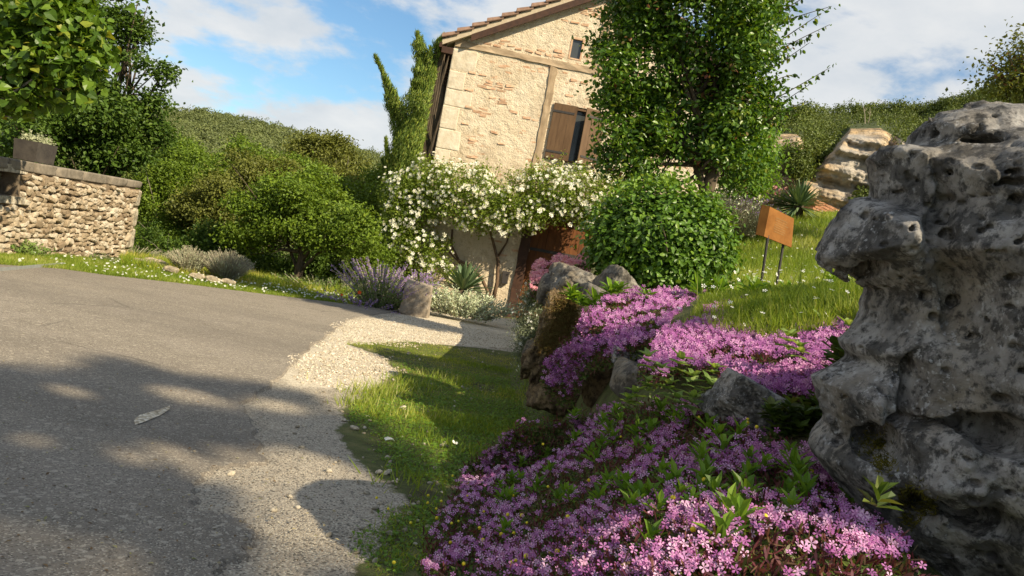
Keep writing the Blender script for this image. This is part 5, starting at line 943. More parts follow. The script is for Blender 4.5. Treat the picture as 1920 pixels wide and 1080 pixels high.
# ------------------------------------------------------------------ flower mats
def surf_sample(poly, n, rg, dfun, bump=0.0, edge=10):
    xs = [p[0] for p in poly]; ys = [p[1] for p in poly]; a = rg.uniform(min(xs), max(xs), n); b = rg.uniform(min(ys), max(ys), n); sd = sd_poly(a, b, poly)+edge*fbm(a*.03, b*.03, a*0, 3)*1.6; m = sd < 0; a, b, sd = a[m], b[m], sd[m]
    D = dfun(a, b); h = np.sqrt(np.clip(-sd/60, 0, 1)); X = P(a, b, D); return X, a, b, D, h
def flower_mat(name, label, poly, seed, nfl, nst, nlf, dfun, petal, fsize=.0105, group='mats of pink rock soapwort', up=np.array([0, -.35, 1.0]), hang=0.0, clus=.5, dens_f=None, exact=False, height=.05, leafsize=.016):
    rg = np.random.RandomState(seed); X0 = P(*np.mean(np.array(poly), 0), float(dfun(np.array([np.mean([p[0] for p in poly])]), np.array([np.mean([p[1] for p in poly])]))[0])); t = empty(name, X0, label, 'flowers', group)
    def samp(n): return surf_sample(poly, n, rg, dfun)
    # leafy reddish tangle
    X, a, b, D, h = samp(nst); m = rg.rand(len(X)) < np.clip((D/D.max())**1.0, .3, 1); X = X[m]; X = X+rg.normal(size=X.shape)*.01-np.array([0, 0, 1])*rg.uniform(0, height, (len(X), 1)); d = rg.normal(size=X.shape)*.6+up*.8+np.array([0, -hang, -hang*1.2])
    y = d/np.linalg.norm(d, axis=1)[:, None]; z = rg.normal(size=y.shape); z -= (z*y).sum(1)[:, None]*y; z /= np.linalg.norm(z, axis=1)[:, None]; x = np.cross(y, z); ST = (np.array([[-.045, 0, 0], [.045, 0, 0], [.09, .75, 0], [0, 1, .02], [-.09, .75, 0]]), np.array([[0, 1, 2], [0, 2, 4], [2, 3, 4]]))
    V, F, R = scatter(*ST, X, np.stack([x, y, z], 2), rg.uniform(.014, .03, len(X)), rg.rand(len(X))); mesh('calyces', V, F, MAT['calyx'], t, R)
    X, a, b, D, h = samp(nlf); m = rg.rand(len(X)) < np.clip(D/D.max(), .3, 1); X = X[m]; X = X-np.array([0, 0, 1])*rg.uniform(.005, height*1.4, (len(X), 1)); V, F, R = scatter(*LEAF, X, frame_of(rg.normal(size=X.shape)*.6+up, rg), rg.uniform(.7, 1.3, len(X))*leafsize, rg.rand(len(X))); mesh('leaves', V, F, MAT['mat_leaf'], t, R)
    X, a, b, D, h = samp(nfl*3); f = fbm(X[:, 0]*9, X[:, 1]*9, X[:, 2]*9, 3)+.35*fbm(X[:, 0]*30, X[:, 1]*30, X[:, 2]*30, 2); keep = rg.rand(len(X)) < np.clip((D/D.max())**1.5, .12, 1)*sstep(-.42+clus*.3, .12+clus*.3, f)
    if dens_f is not None: keep &= rg.rand(len(X)) < dens_f(a, b)
    X = X[keep]; X = X+rg.normal(size=X.shape)*.006+np.array([0, -.004, .012]); n_ = len(X); nn = rg.normal(size=(n_, 3))*.42+up+np.array([0, -.45-hang, 0]); tv, tf = rosette(5, *PETAL, .12)
    fr = frame_of(nn, rg); sz = fsize*rg.uniform(.62, 1.2, n_); rr_ = rg.rand(n_); bud = rg.rand(n_) < .22; tb_, _ = rosette(5, PETAL[0]*[.8, .85, 1], PETAL[1], 1.15); V1, F1, R1 = scatter(tv, tf, X[~bud], fr[~bud], sz[~bud], rr_[~bud]); V2, F2, R2 = scatter(tb_, tf, X[bud]-[0, 0, .004], fr[bud], sz[bud], rr_[bud]*.5); V, F, R = np.concatenate([V1, V2]), np.concatenate([F1, F2+len(V1)]), np.concatenate([R1, R2]); o = mesh('blooms', V, F, MAT[petal], t, R); o['kind'] = 'stuff'
    return t
_tps_cache = {}
def dctl(pts):
    p = np.array(pts, float); A = _phi(((p[:, None, 0]-p[:, 0])/300)**2+((p[:, None, 1]-p[:, 1])/300)**2)+np.eye(len(p))*.01; Pm = np.stack([np.ones(len(p)), p[:, 0]/300, p[:, 1]/300], 1); s = np.linalg.solve(np.block([[A, Pm], [Pm.T, np.zeros((3, 3))]]), np.concatenate([p[:, 2], np.zeros(3)]))
    def f(a, b):
        o = s[-3]+s[-2]*a/300+s[-1]*b/300
        for i in range(len(p)): o = o+s[i]*_phi(((a-p[i, 0])/300)**2+((b-p[i, 1])/300)**2)
        return o
    return f
NEAR = [(790, 1090), (800, 1000), (850, 925), (880, 870), (915, 830), (960, 800), (1040, 785), (1110, 768), (1170, 752), (1260, 745), (1330, 765), (1400, 800), (1480, 830), (1540, 860), (1590, 900), (1640, 950), (1690, 1010), (1740, 1090)]
MID = [(1195, 690), (1225, 640), (1260, 605), (1310, 590), (1360, 575), (1400, 562), (1440, 585), (1480, 598), (1530, 582), (1560, 600), (1620, 600), (1600, 622), (1560, 660), (1548, 745), (1500, 742), (1440, 728), (1360, 712), (1340, 690), (1290, 680), (1250, 705)]
LEFT = [(1030, 722), (1020, 690), (1045, 650), (1070, 620), (1090, 590), (1130, 560), (1180, 545), (1240, 538), (1290, 545), (1340, 560), (1360, 580), (1300, 592), (1255, 610), (1225, 640), (1190, 645), (1160, 652), (1140, 660), (1120, 680), (1090, 705), (1075, 745), (1058, 740)]
nearD = lambda a, b: np.clip(march(a, b, .05), 1.05, 3.4)
_g = np.random.RandomState(1); ga, gb = np.meshgrid(np.linspace(720, 1800, 40), np.linspace(730, 1100, 24), indexing='ij'); _nd = nearD(ga.ravel(), gb.ravel()).reshape(ga.shape)
def nearDf(a, b):
    u = np.clip((a-720)/(1080/39), 0, 38.999); v = np.clip((b-730)/(370/23), 0, 22.999); i = u.astype(int); j = v.astype(int); fu = u-i; fv = v-j
    return _nd[i, j]*(1-fu)*(1-fv)+_nd[i+1, j]*fu*(1-fv)+_nd[i, j+1]*(1-fu)*fv+_nd[i+1, j+1]*fu*fv
midD = dctl([(1200, 690, 2.95), (1260, 610, 3.5), (1400, 570, 3.9), (1400, 650, 2.95), (1380, 700, 2.6), (1540, 740, 2.35), (1540, 650, 2.7), (1600, 605, 3.1), (1480, 600, 3.4)])
leftD = dctl([(1030, 720, 4.05), (1060, 640, 4.1), (1075, 740, 3.9), (1120, 600, 4.0), (1150, 650, 3.7), (1240, 540, 4.7), (1340, 560, 4.6), (1250, 610, 3.7), (1300, 590, 3.9)])
flower_mat('soapwort_mat', 'large mat of mauve pink flowers with tufts of green weeds filling the bottom foreground', NEAR, 201, 13500, 50000, 80000, nearDf, 'pink_petal', fsize=.0088, dens_f=lambda a, b: 1-.8*np.exp(-((a-840)/70)**2-((b-990)/45)**2), clus=.56)
flower_mat('soapwort_mat', 'dense violet pink flower cushion above the wide grey boulder, left of the big pitted rock', MID, 203, 6000, 26000, 18000, midD, 'violet_petal', fsize=.0105, hang=.3, clus=-.35)
flower_mat('soapwort_mat', 'violet pink flowers trailing down over the corner of the stone terrace edge', LEFT, 205, 4600, 24000, 16000, leftD, 'violet_petal', fsize=.0118, hang=.4, clus=.30, leafsize=.02)
flower_mat('soapwort_mat', 'small faded pink flower patch in the grass beside the spur of the big rock', [(1530, 560), (1580, 555), (1620, 575), (1630, 600), (1580, 600), (1540, 590)], 207, 140, 900, 1200, dctl([(1530, 560, 4.6), (1630, 600, 3.8), (1580, 555, 4.8), (1540, 590, 4.1)]), 'pink_petal', fsize=.013, leafsize=.02)
flower_mat('soapwort_mat', 'rose pink clump with yellow green sprigs at the far end of the stone edge', [(1000, 545), (995, 520), (1010, 492), (1050, 478), (1100, 478), (1112, 500), (1095, 520), (1060, 525), (1030, 545)], 209, 1500, 4200, 3600, dctl([(1000, 540, 6.0), (1050, 480, 6.6), (1110, 500, 6.2), (1060, 525, 5.9)]), 'rose_pink_bloom', fsize=.015, height=.08, leafsize=.028, clus=0)
flower_mat('soapwort_mat', 'low rose pink flower cushion at the foot of the violet catmint by the road', [(660, 602), (668, 588), (700, 584), (730, 592), (728, 606), (700, 610), (670, 608)], 211, 480, 1500, 1500, dctl([(660, 600, 12.4), (730, 600, 12.4), (700, 585, 12.8), (700, 608, 12.2)]), 'rose_pink_bloom', fsize=.026, height=.10, leafsize=.05)

def tufts(name, label, cat, spots, seed, leaf, mat, k, ln, upt=1.05, kind='stuff', Dfun=None, stem=0.0, group=None, sub=True):
    rg = np.random.RandomState(seed); V_, F_, R_, n0 = [], [], [], 0; pos = []
    for (px, py, D, s) in spots:
        c = P(px, py, D) if D else None; pos.append(c)
        for lv in range(3 if stem else 1):
            kk = k if not stem else max(4, k//2); tv, tf = rosette(kk, leaf[0]*1.0, leaf[1], upt-.28*lv*(stem > 0)); M = np.array((Matrix.Rotation(rg.uniform(0, 6.28), 3, 'Z')).to_3x3()) if 0 else np.array(Euler((rg.uniform(-.25, .25), rg.uniform(-.25, .25), rg.uniform(0, 6.3))).to_matrix())
            v = (tv*rg.uniform(.8, 1.15, (len(tv), 1)))*ln*s@M.T+c+np.array([0, 0, -stem*s*lv*.45]); V_.append(v); F_.append(tf+n0); n0 += len(v); R_.append(np.repeat(rg.rand(kk), len(leaf[0])))
    o = mesh(name, np.concatenate(V_), np.concatenate(F_), MAT[mat], None, np.concatenate(R_)); tag(o, label, cat, group, kind); return o
rg = np.random.RandomState(301); sp = []
for cx, cy, sx, sy, n_ in ((1240, 880, 90, 45, 14), (1130, 830, 70, 30, 9), (1420, 850, 70, 30, 9), (1350, 980, 40, 20, 3), (1310, 920, 60, 30, 8), (1600, 930, 25, 20, 3), (1000, 890, 60, 25, 9), (1180, 980, 30, 20, 3), (1230, 780, 50, 18, 5), (1520, 905, 40, 22, 7), (960, 950, 30, 30, 4), (1110, 930, 40, 20, 5)):
    for i in range(n_):
        a, b = rg.normal(cx, sx), rg.normal(cy, sy)
        if in_poly(np.array([a]), np.array([b]), NEAR)[0]: D = float(nearDf(np.array([a]), np.array([b]))[0])-.02; sp.append((a, b-6, D, rg.uniform(.75, 1.2)))
tufts('weed_tufts', 'bright green pointed leaf tufts growing up through the pink flowers in the foreground', 'weeds', sp, 303, (LEAF6[0]*[.62, 1, 1], LEAF6[1]), 'weed_leaf', 9, .046, upt=1.0, stem=.025)
sp = [(a, b, D, s) for a, b, D, s in ((1215, 668, 2.75, 1.0), (1240, 690, 2.7, .9), (1192, 735, 2.75, 1.0), (1180, 748, 2.72, .9), (1275, 672, 2.65, 1.1), (1300, 705, 2.6, 1.0), (1255, 720, 2.65, 1.0), (1330, 720, 2.55, 1.1), (1215, 715, 2.7, .8), (1480, 630, 2.55, 1.0), (1500, 650, 2.5, .9), (1540, 600, 3.1, 1.1), (1590, 610, 2.9, 1.2), (1300, 745, 2.5, 1.0), (1340, 690, 2.62, .9), (1270, 745, 2.5, .9))]
tufts('round_leaf_weed', 'pale green oval leaved sprigs rising between the flower beds in front of the stones', 'weeds', sp, 305, (BROAD[0]*[.62, 1, 1], BROAD[1]), 'pale_weed_leaf', 7, .042, upt=.6, stem=.04)
sp = []
for i in range(60):
    a, b = rg.choice([1150, 1320, 1420, 1560, 1350, 1400]), rg.choice([575, 600, 560]); a += rg.normal(0, 45); b += rg.normal(0, 12); sp.append((a, b, 4.4 if a < 1400 else 4.1, rg.uniform(.8, 1.3)))
tufts('weed_tufts', 'green weeds growing between the lawn and the upper flower cushions', 'weeds', sp, 307, (LEAF6[0]*[.6, 1, 1], LEAF6[1]), 'weed_leaf', 10, .085, upt=.8, stem=.03)
sp = [(rg.uniform(1560, 1640), rg.uniform(650, 800), rg.uniform(2.1, 2.4), 1.0) for i in range(60)]+[(rg.uniform(1440, 1560), rg.uniform(745, 840), rg.uniform(2.2, 2.35), .8) for i in range(60)]
tufts('dark_weeds', 'dark shaded leaves in the hollow between the wide boulder and the big pitted rock', 'weeds', sp, 309, LEAF6, 'mat_leaf', 8, .05, upt=.7, stem=.03)
tufts('weed_sprig', 'single green leafy sprig growing against the foot of the big pitted rock', 'weed', [(1648, 930, 1.24, 1.0)], 311, (LEAF6[0]*[.6, 1, 1], LEAF6[1]), 'mat_leaf', 6, .042, upt=.95, stem=.02, kind=None)
# yellow clover heads
rg = np.random.RandomState(320); sp = []
for i in range(46):
    if i < 24: a, b = rg.uniform(700, 990), rg.uniform(930, 1075)
    else: a, b = rg.uniform(830, 1600), rg.uniform(780, 1070)
    sp.append((a, b))
sp = np.array(sp); Dd_ = nearDf(sp[:, 0], sp[:, 1])-.03; X = P(sp[:, 0], sp[:, 1]-8, Dd_); sc_ = rg.uniform(.004, .0062, len(X)); V, F, R = scatter(*ICO2, X, frame_of(rg.normal(size=X.shape), rg), sc_, rg.rand(len(X)))
tag(mesh('clover_heads', V, F, MAT['yellow_bloom'], None, R, smooth=True), 'tiny round yellow clover heads dotted among grass and pink flowers', 'flowers', None, 'stuff')
# moss in the rock hollows, hanging moss on the column
def moss(name, label, pts, n, size, mat, seed, dy=0.0, rock=True, D=None, flat=.5):
    rg = np.random.RandomState(seed); X = []
    for (px, py, r) in pts:
        k = int(n*r*r/sum(q[2]**2 for q in pts)); a = rg.normal(px, r*.5, k); b = rg.normal(py, r*.5, k)
        d_ = np.array([rock_y(x_, y_) for x_, y_ in zip(a, b)]) if rock else np.full(k, D)
        X.append(P(a, b, d_+dy+rg.uniform(-.01, .02, k)))
    X = np.concatenate(X); V, F, R = scatter(*NARROW, X, frame_of(rg.normal(size=X.shape)+[0, -1, .2], rg), rg.uniform(.6, 1.3, len(X))*size, rg.rand(len(X))); tag(mesh(name, V, F, MAT[mat], None, R), label, 'moss', None, 'stuff')
moss('rock_moss', 'dark green and yellow moss filling the hollows low on the big pitted rock', [(1640, 832, 26), (1660, 865, 22), (1715, 930, 26), (1740, 955, 14), (1710, 975, 18)], 5200, .012, 'green_moss', 331, -.002)
moss('hanging_moss', 'rusty brown moss mat hanging over the rock column', [(1060, 580, 30), (1058, 615, 34), (1065, 650, 26), (1030, 640, 20)], 12000, .02, 'rust_moss', 333, -.05, False, 4.62)
# white flowered cushion
t = empty('white_cushion_plant', P(990, 640, 6.0), 'grey green cushion with small white flowers spilling down the left end of the stone edge', 'plant'); L = LB([(1005, 560, 6.1, 22), (995, 590, 6.0, 24), (988, 620, 6.0, 22), (985, 650, 6.0, 17), (1010, 545, 6.2, 16), (983, 675, 6.0, 12)])
crown_mesh('foliage', L, 9000, .022, MAT['lavender_leaf'], t, 341, leaf=(NARROW[0]*[1.5, 1, 1], NARROW[1]), per=8, spread=1.6); rg = np.random.RandomState(343); p, d, rc, c = crown_pts(L, 260, .02, rg, per=2, shell=.95); V, F, R = scatter(*rosette(5, *PETAL, .2), p, frame_of(d+rg.normal(size=d.shape)*.3, rg), rg.uniform(.009, .014, len(p)), rg.rand(len(p))); mesh('blooms', V, F, MAT['white_bloom'], t, R)

# ------------------------------------------------------------------ garden plants
def yucca(label, px, py, D, r, n, seed, mat='yucca_leaf', lowz=-.15, wid=.055, name='yucca'):
    rg = np.random.RandomState(seed); c = P(px, py, D); t = empty(name, c, label, 'yucca'); el = rg.uniform(lowz, 1.45, n); th = rg.uniform(0, 6.283, n); V_, F_, R_ = [], [], []; n0 = 0
    for e, a in zip(el, th):
        d = np.array([math.cos(e)*math.cos(a), math.cos(e)*math.sin(a), math.sin(e)]); s = np.cross(d, [0, 0, 1]); s /= np.linalg.norm(s)+1e-6; up = np.cross(s, d); L_ = r*rg.uniform(.75, 1.1); u = np.array([0, .25, .6, .85, 1.0]); w = np.array([.55, .8, 1, .55, 0])*wid*r*.62; v = []
        for ui, wi in zip(u, w): p = c+d*L_*ui-np.array([0, 0, 1])*.10*L_*ui**2.5; v += [p-s*wi+up*wi*.3, p-up*wi*.2, p+s*wi+up*wi*.3]
        F_.append(np.array([[i*3+j, i*3+j+1, i*3+j+4, i*3+j+3] for i in range(4) for j in range(2)])+n0); V_.append(v); n0 += 15; R_.append(np.full(15, rg.rand()))
    mesh('leaves', np.concatenate(V_), np.concatenate(F_), MAT[mat], t, np.concatenate(R_), smooth=True); mb = MB(); w_, f_ = chipped((r*.16, r*.16, r*.3), seed, ICO3, 3, .2); mb.add(w_+c-[0, 0, r*.2], f_); mb.build('stem', MAT['bark'], t, smooth=True); return t
yucca('grey green yucca with stiff narrow leaves against the house wall', 868, 545, 14.9, .66, 80, 401, lowz=.05, wid=.085)
yucca('big spiky green yucca at the top of the lawn below the cliff', 1497, 388, 11.5, .46, 170, 403, lowz=-.45, wid=.06)
def stemplant(name, label, cat, px, py, D, w, h, n, seed, leafm, ln, flowerm=None, fl=.25, fs=.012, nl=26, spread=.5, fan=1.0, fper=18, leaf=LEAF, stemm='dry_twig', sz=1.0, dep=1.0, group=None, arc=.12, lstart=.05):
    """n stems fanning from a base; w,h half width and height in metres"""
    rg = np.random.RandomState(seed); base = P(px, py, D); t = empty(name, base, label, cat, group); mb = MB(); lp, ln_, fp = [], [], []
    for i in range(n):
        a = rg.uniform(0, 6.283); q = math.sqrt(rg.rand()); d = np.array([math.cos(a)*w*q*fan, math.sin(a)*w*q*fan*dep, h*(1-.35*q*q)*rg.uniform(.75, 1.05)]); b0 = base+np.array([math.cos(a)*w*q*spread, math.sin(a)*w*q*spread*dep, 0]); u = np.linspace(0, 1, 5)
        cv = b0+d*u[:, None]+np.array([math.cos(a), math.sin(a)*dep, 0])*(u**2)[:, None]*arc*q; mb.tube(cv, np.linspace(.0035, .0015, 5)*max(1, D/5), 3)
        uu = rg.uniform(lstart, 1-fl*.8 if flowerm else 1, nl); lp.append(np.stack([np.interp(uu, u, cv[:, j]) for j in range(3)], 1)+rg.normal(size=(nl, 3))*ln*.35)
        if flowerm: uu = rg.uniform(1-fl, 1.02, fper); fp.append(np.stack([np.interp(uu, u, cv[:, j]) for j in range(3)], 1)+rg.normal(size=(fper, 3))*fs*.6)
    st = mb.build('stems', MAT[stemm], t); lp = np.concatenate(lp); dr = rg.normal(size=lp.shape)*.7+[0, 0, .7]; V, F, R = scatter(*leaf, lp, frame_of(rg.normal(size=lp.shape)+[0, -.3, .5], rg, None), rg.uniform(.7, 1.25, len(lp))*ln, rg.rand(len(lp))); mesh('leaves', V, F, MAT[leafm], t, R)
    if flowerm: fp = np.concatenate(fp); V, F, R = scatter(*rosette(4, *LEAF, .5), fp, frame_of(rg.normal(size=fp.shape)+[0, -.4, .6], rg), rg.uniform(.7, 1.2, len(fp))*fs, rg.rand(len(fp))); mesh('flowers', V, F, MAT[flowerm], t, R)
    return t
stemplant('catmint', 'tall violet flowered catmint arching over the road edge by the stone block', 'plant', 708, 588, 13.2, .50, .95, 110, 411, 'catmint_leaf', .045, 'catmint_flower', fl=.34, fs=.015, nl=40, spread=.30, fper=22, arc=.30, stemm='dry_twig')
stemplant('catmint', 'sprawling low violet catmint stems leaning out to the left over the road', 'plant', 668, 592, 12.9, .40, .38, 40, 412, 'catmint_leaf', .04, 'catmint_flower', fl=.4, fs=.017, nl=18, spread=.3, fper=20, arc=.3)
stemplant('lambs_ear', 'bed of silver leaved woolly spikes between the stone block and the house door', 'plant', 862, 592, 13.9, .56, .50, 120, 413, 'silver_leaf', .06, None, nl=32, spread=.85, leaf=(LEAF[0]*[.8, 1, 1], LEAF[1]), arc=.02, dep=.5)
stemplant('catmint', 'small lavender grey flower spikes beside the stone block on the house side', 'plant', 790, 560, 14.3, .22, .55, 30, 414, 'catmint_leaf', .04, 'catmint_flower', fl=.3, fs=.016, nl=22, spread=.4)
stemplant('lavender_bush', 'grey lavender bush by the road, left of two', 'bush', 350, 515, 12.6, .20, .46, 300, 415, 'grey_leaf', .035, None, nl=16, spread=.45, leaf=(NARROW[0]*[1.3, 1, 1], NARROW[1]), arc=.08, group='grey lavender bushes by the road')
stemplant('lavender_bush', 'grey lavender bush by the road, right and rounder of two', 'bush', 420, 526, 12.8, .26, .50, 380, 416, 'grey_leaf', .035, None, nl=16, spread=.45, leaf=(NARROW[0]*[1.3, 1, 1], NARROW[1]), arc=.08, group='grey lavender bushes by the road')
stemplant('cushion_plant', 'pale yellow green cushion between the two grey lavender bushes', 'plant', 390, 528, 12.7, .20, .14, 90, 417, 'pale_weed_leaf', .03, None, nl=12, spread=.8)
stemplant('lavender_bush', 'tall grey lavender with thin flower stalks between the plum trunk and the yucca', 'bush', 1388, 440, 10.2, .30, .50, 240, 418, 'lavender_leaf', .035, 'catmint_flower', fl=.12, fs=.009, fper=5, nl=20, spread=.5, leaf=(NARROW[0]*[1.3, 1, 1], NARROW[1]), arc=.10)
stemplant('grey_shrub', 'loose silvery stalks with white blooms beside the plum trunk', 'plant', 1352, 430, 9.9, .20, .62, 60, 419, 'silver_leaf', .03, 'white_bloom', fl=.06, fs=.012, fper=2, nl=16, spread=.5)
stemplant('wall_shrub', 'bright yellow green bush at the foot of the stone wall, near the left edge', 'plant', 38, 485, 10.6, .20, .26, 60, 420, 'pale_weed_leaf', .05, None, nl=22, spread=.5)
stemplant('wall_climber', 'narrow yellow green climber with red tips on the sunny end of the stone wall', 'plant', 188, 492, 13.9, .12, .52, 30, 421, 'pale_weed_leaf', .055, 'red_bloom', fl=.05, fs=.012, fper=1, nl=24, spread=.8)
stemplant('wall_weeds', 'green weeds in the shade at the foot of the stone wall', 'plant', 130, 492, 12.6, .5, .28, 90, 422, 'catmint_leaf', .04, None, nl=18, spread=.95, dep=.25)
stemplant('wall_weeds', 'tall grassy weeds at the far end of the stone wall', 'plant', 235, 490, 14.5, .45, .34, 130, 423, 'catmint_leaf', .05, None, nl=18, spread=.95, leaf=NARROW)
stemplant('garden_plant', 'dark green leafy plants behind the catmint at the bend of the road', 'plant', 610, 562, 15.2, .65, .42, 110, 424, 'catmint_leaf', .055, None, nl=24, spread=.8)
stemplant('bedding_plant', 'pink topped sprig beside the big yucca', 'plant', 1462, 385, 11.7, .10, .28, 14, 425, 'catmint_leaf', .04, 'rose_pink_bloom', fl=.1, fs=.022, fper=5, nl=12, spread=.4)
for i, (px, py, D, lb) in enumerate(((674, 549, 12.5, 'orange red poppy among the violet catmint'), (641, 553, 12.6, 'smaller orange poppy at the left tip of the violet catmint'))):
    c = P(px, py, D); t = empty('poppy', c, lb, 'flower', 'orange poppies in the catmint'); tv, tf = rosette(5, BROAD[0]*[.9, .8, 1], BROAD[1], .5); mesh('bloom', tv*(.045 if i == 0 else .03)@np.array(Euler((1.1, 0, .2)).to_matrix()).T+c, tf, MAT['red_bloom'], t, np.random.rand(len(tv))); MB().tube([c-[0, 0, .35], c-[.02, 0, .15], c], .004, 4).build('stem', MAT['catmint_leaf'], t)
# two white scraps on the grass
for i, (px, py, lb) in enumerate(((719, 843, 'long white petal lying in the shaded grass'), (849, 848, 'round white petal lying in the shaded grass near the pink flowers'))):
    c = gz(G(px, py), .045); tv = (BROAD[0]*[.5 if i == 0 else .8, 1, 2.0])*(.045 if i == 0 else .036); M = np.array(Euler((.2, .3, -1.0+i)).to_matrix()); v = tv@M.T; o = mesh('white_petal', np.concatenate([v, v-[0, 0, .002]])+c, [np.concatenate([BROAD[1], BROAD[1][:, ::-1]+9])], MAT['white_bloom'], None, np.full(18, .5)); tag(o, lb, 'petal', 'white petals on the grass')

# ------------------------------------------------------------------ grass and loose stones
def grass(name, label, mat, X, h, seed, leaf=BLADE, lean=.45, kind='stuff', wide=1.0, cat='grass', patch=None):
    rg = np.random.RandomState(seed); n_ = len(X); up = np.array([0, 0, 1.0])+rg.normal(size=(n_, 3))*lean*np.array([1, 1, .3]); y = up/np.linalg.norm(up, axis=1)[:, None]; z = rg.normal(size=(n_, 3)); z -= (z*y).sum(1)[:, None]*y; z /= np.linalg.norm(z, axis=1)[:, None]; x = np.cross(y, z); hh = h*rg.uniform(.5, 1.25, n_)
    col = np.clip(.5+.55*fbm(X[:, 0]*1.7, X[:, 1]*1.7, X[:, 0]*0, 3)+rg.normal(0, .2, n_), 0, 1); V, F, R = scatter(leaf[0], leaf[1], X, np.stack([x, y, z], 2), np.stack([hh**.5*.26*wide, hh, hh], 1), col); tag(mesh(name, V, F, MAT[mat], None, R), label, cat, None, kind)
rg = np.random.RandomState(501)
GP = np.array(GRASS); n_ = 260000; a = rg.uniform(GP[:, 0].min(), GP[:, 0].max()+.3, n_); b = rg.uniform(GP[:, 1].min(), GP[:, 1].max(), n_); sd = sd_poly(a, b, GRASS)+.10*fbm(a*2.5, b*2.5, a*0, 4)*2; patchy = fbm(a*1.6, b*1.6, a*0+9, 4)
m = (sd < 0) & (rg.rand(n_) < np.clip(5.0/b, .25, 1)**1.2) & (rg.rand(n_) < sstep(-.45, .02, patchy)*sstep(0, -.14, sd)); a, b = a[m], b[m]; X = np.stack([a, b, terr(a, b)-.004], 1)
grass('grass', 'short mossy grass strip between the gravel and the stone terrace edge', 'grass_blade', X, np.full(len(X), .019)*(1+.9*sstep(.1, .5, fbm(X[:, 0]*1.3, X[:, 1]*1.3, X[:, 0]*0+4, 2))), 503, lean=.7)
k = 26000; j = rg.choice(len(X), min(k, len(X)), replace=False); Xc = X[j]+np.stack([rg.normal(0, .01, len(j)), rg.normal(0, .01, len(j)), rg.uniform(.004, .02, len(j))], 1); near = Xc[:, 1] < 7; Xc = Xc[near]
V, F, R = scatter(*rosette(3, BROAD[0]*[.8, .8, 1], BROAD[1], .25), Xc, frame_of(rg.normal(size=Xc.shape)*.3+[0, -.1, 1], rg), rg.uniform(.006, .011, len(Xc)), rg.rand(len(Xc))); tag(mesh('clover', V, F, MAT['weed_leaf'], None, R), 'tiny clover leaves covering the ground between the gravel and the pink flowers', 'clover', None, 'stuff')
Xt = []
for px, py, s, k in ((700, 742, .10, 260), (740, 735, .12, 260), (780, 725, .11, 200), (822, 712, .10, 120), (860, 715, .09, 90), (670, 760, .07, 160), (830, 790, .10, 120), (790, 820, .08, 90), (880, 850, .08, 80), (760, 905, .07, 60), (1000, 770, .1, 60), (960, 740, .1, 60), (720, 780, .09, 150), (1050, 785, .08, 60)):
    g = G(px, py); Xt.append(np.stack([rg.normal(g[0], s, k), rg.normal(g[1], s*1.2, k)], 1))
Xt = np.concatenate(Xt); Xt = np.stack([Xt[:, 0], Xt[:, 1], terr(Xt[:, 0], Xt[:, 1])-.005], 1); grass('tall_grass', 'longer grass tufts along the gravel edge of the grass strip', 'lawn_blade', Xt, np.full(len(Xt), .085), 505, lean=.42)
rs = np.random.RandomState(515); n_ = 60000; a = rs.uniform(-2.2, 1.0, n_); b = 3.5+rs.rand(n_)*9; m = (sd_poly(a, b, GRAVEL)+.25*fbm(a*3, b*3, a*0, 3) < 0) & (rs.rand(n_) < np.clip(7/b, .2, 1)*.5); a, b = a[m], b[m]; X = np.stack([a, b, terr(a, b)+.002+.012*(sd_poly(a, b, ring) < 0)], 1); tv = ICO2[0][:12]; V, F, R = scatter(ico(1)[0], ico(1)[1], X, frame_of(rs.normal(size=X.shape)*.4+[0, 0, 1], rs), rs.uniform(.004, .010, len(X))[:, None]*np.array([1.2, .9, .6]), rs.rand(len(X))); tag(mesh('gravel_chips', V, F, MAT['gravel_chip'], None, R), 'pale gravel chips covering the drive and the road margin', 'gravel', None, 'stuff')
rs = np.random.RandomState(516); k = 420; q = G(rs.uniform(-20, 760, k), 520+560*rs.rand(k)**.7); q[:, 2] = -SLOPE*q[:, 1]+.016; V, F, R = scatter(*LEAF, q, frame_of(rs.normal(size=q.shape)*.25+[0, 0, 1], rs), rs.uniform(.006, .018, k), rs.rand(k)); leaf_mat('litter', [(.10, .06, .03), (.22, .15, .08), (.34, .29, .17), (.2, .2, .07)], 0, .9); tag(mesh('leaf_litter', V, F, MAT['litter'], None, R), 'scraps of dry leaf scattered over the road surface', 'litter', None, 'stuff')
# lawn on the terrace
LAWN = [(1290, 600), (1340, 520), (1375, 440), (1400, 425), (1440, 400), (1560, 385), (1660, 390), (1760, 420), (1900, 440), (2100, 520), (2100, 640), (1700, 600), (1640, 610), (1560, 600), (1560, 625), (1500, 640), (1420, 650), (1380, 640), (1250, 620)]
n_ = 620000; b = 2.9+rg.rand(n_)**1.2*20; a = rg.uniform(.3, 10, n_)*b/12+.4; X = np.stack([a, b, terr(a, b)], 1); pu, pv = proj(X); m = in_poly(pu, pv, LAWN) & (sd_poly(a, b, BANK_POLY) < -.25); X = X[m]; X = X[:170000]
grass('lawn', 'tall sunlit grass of the upper lawn around the rusty sign', 'lawn_blade', X, .045+.05*sstep(4.5, 9, X[:, 1])+.05*np.clip(fbm(X[:, 0]*.9, X[:, 1]*.9, X[:, 0]*0+2, 3), 0, 1), 507, lean=.4)
j = rg.choice(len(X), 1400, replace=False); grass('grass_stalks', 'thin pale seed stalks standing above the upper lawn', 'lawn_blade', X[j], np.full(1400, .19), 509, lean=.22, wide=.55)
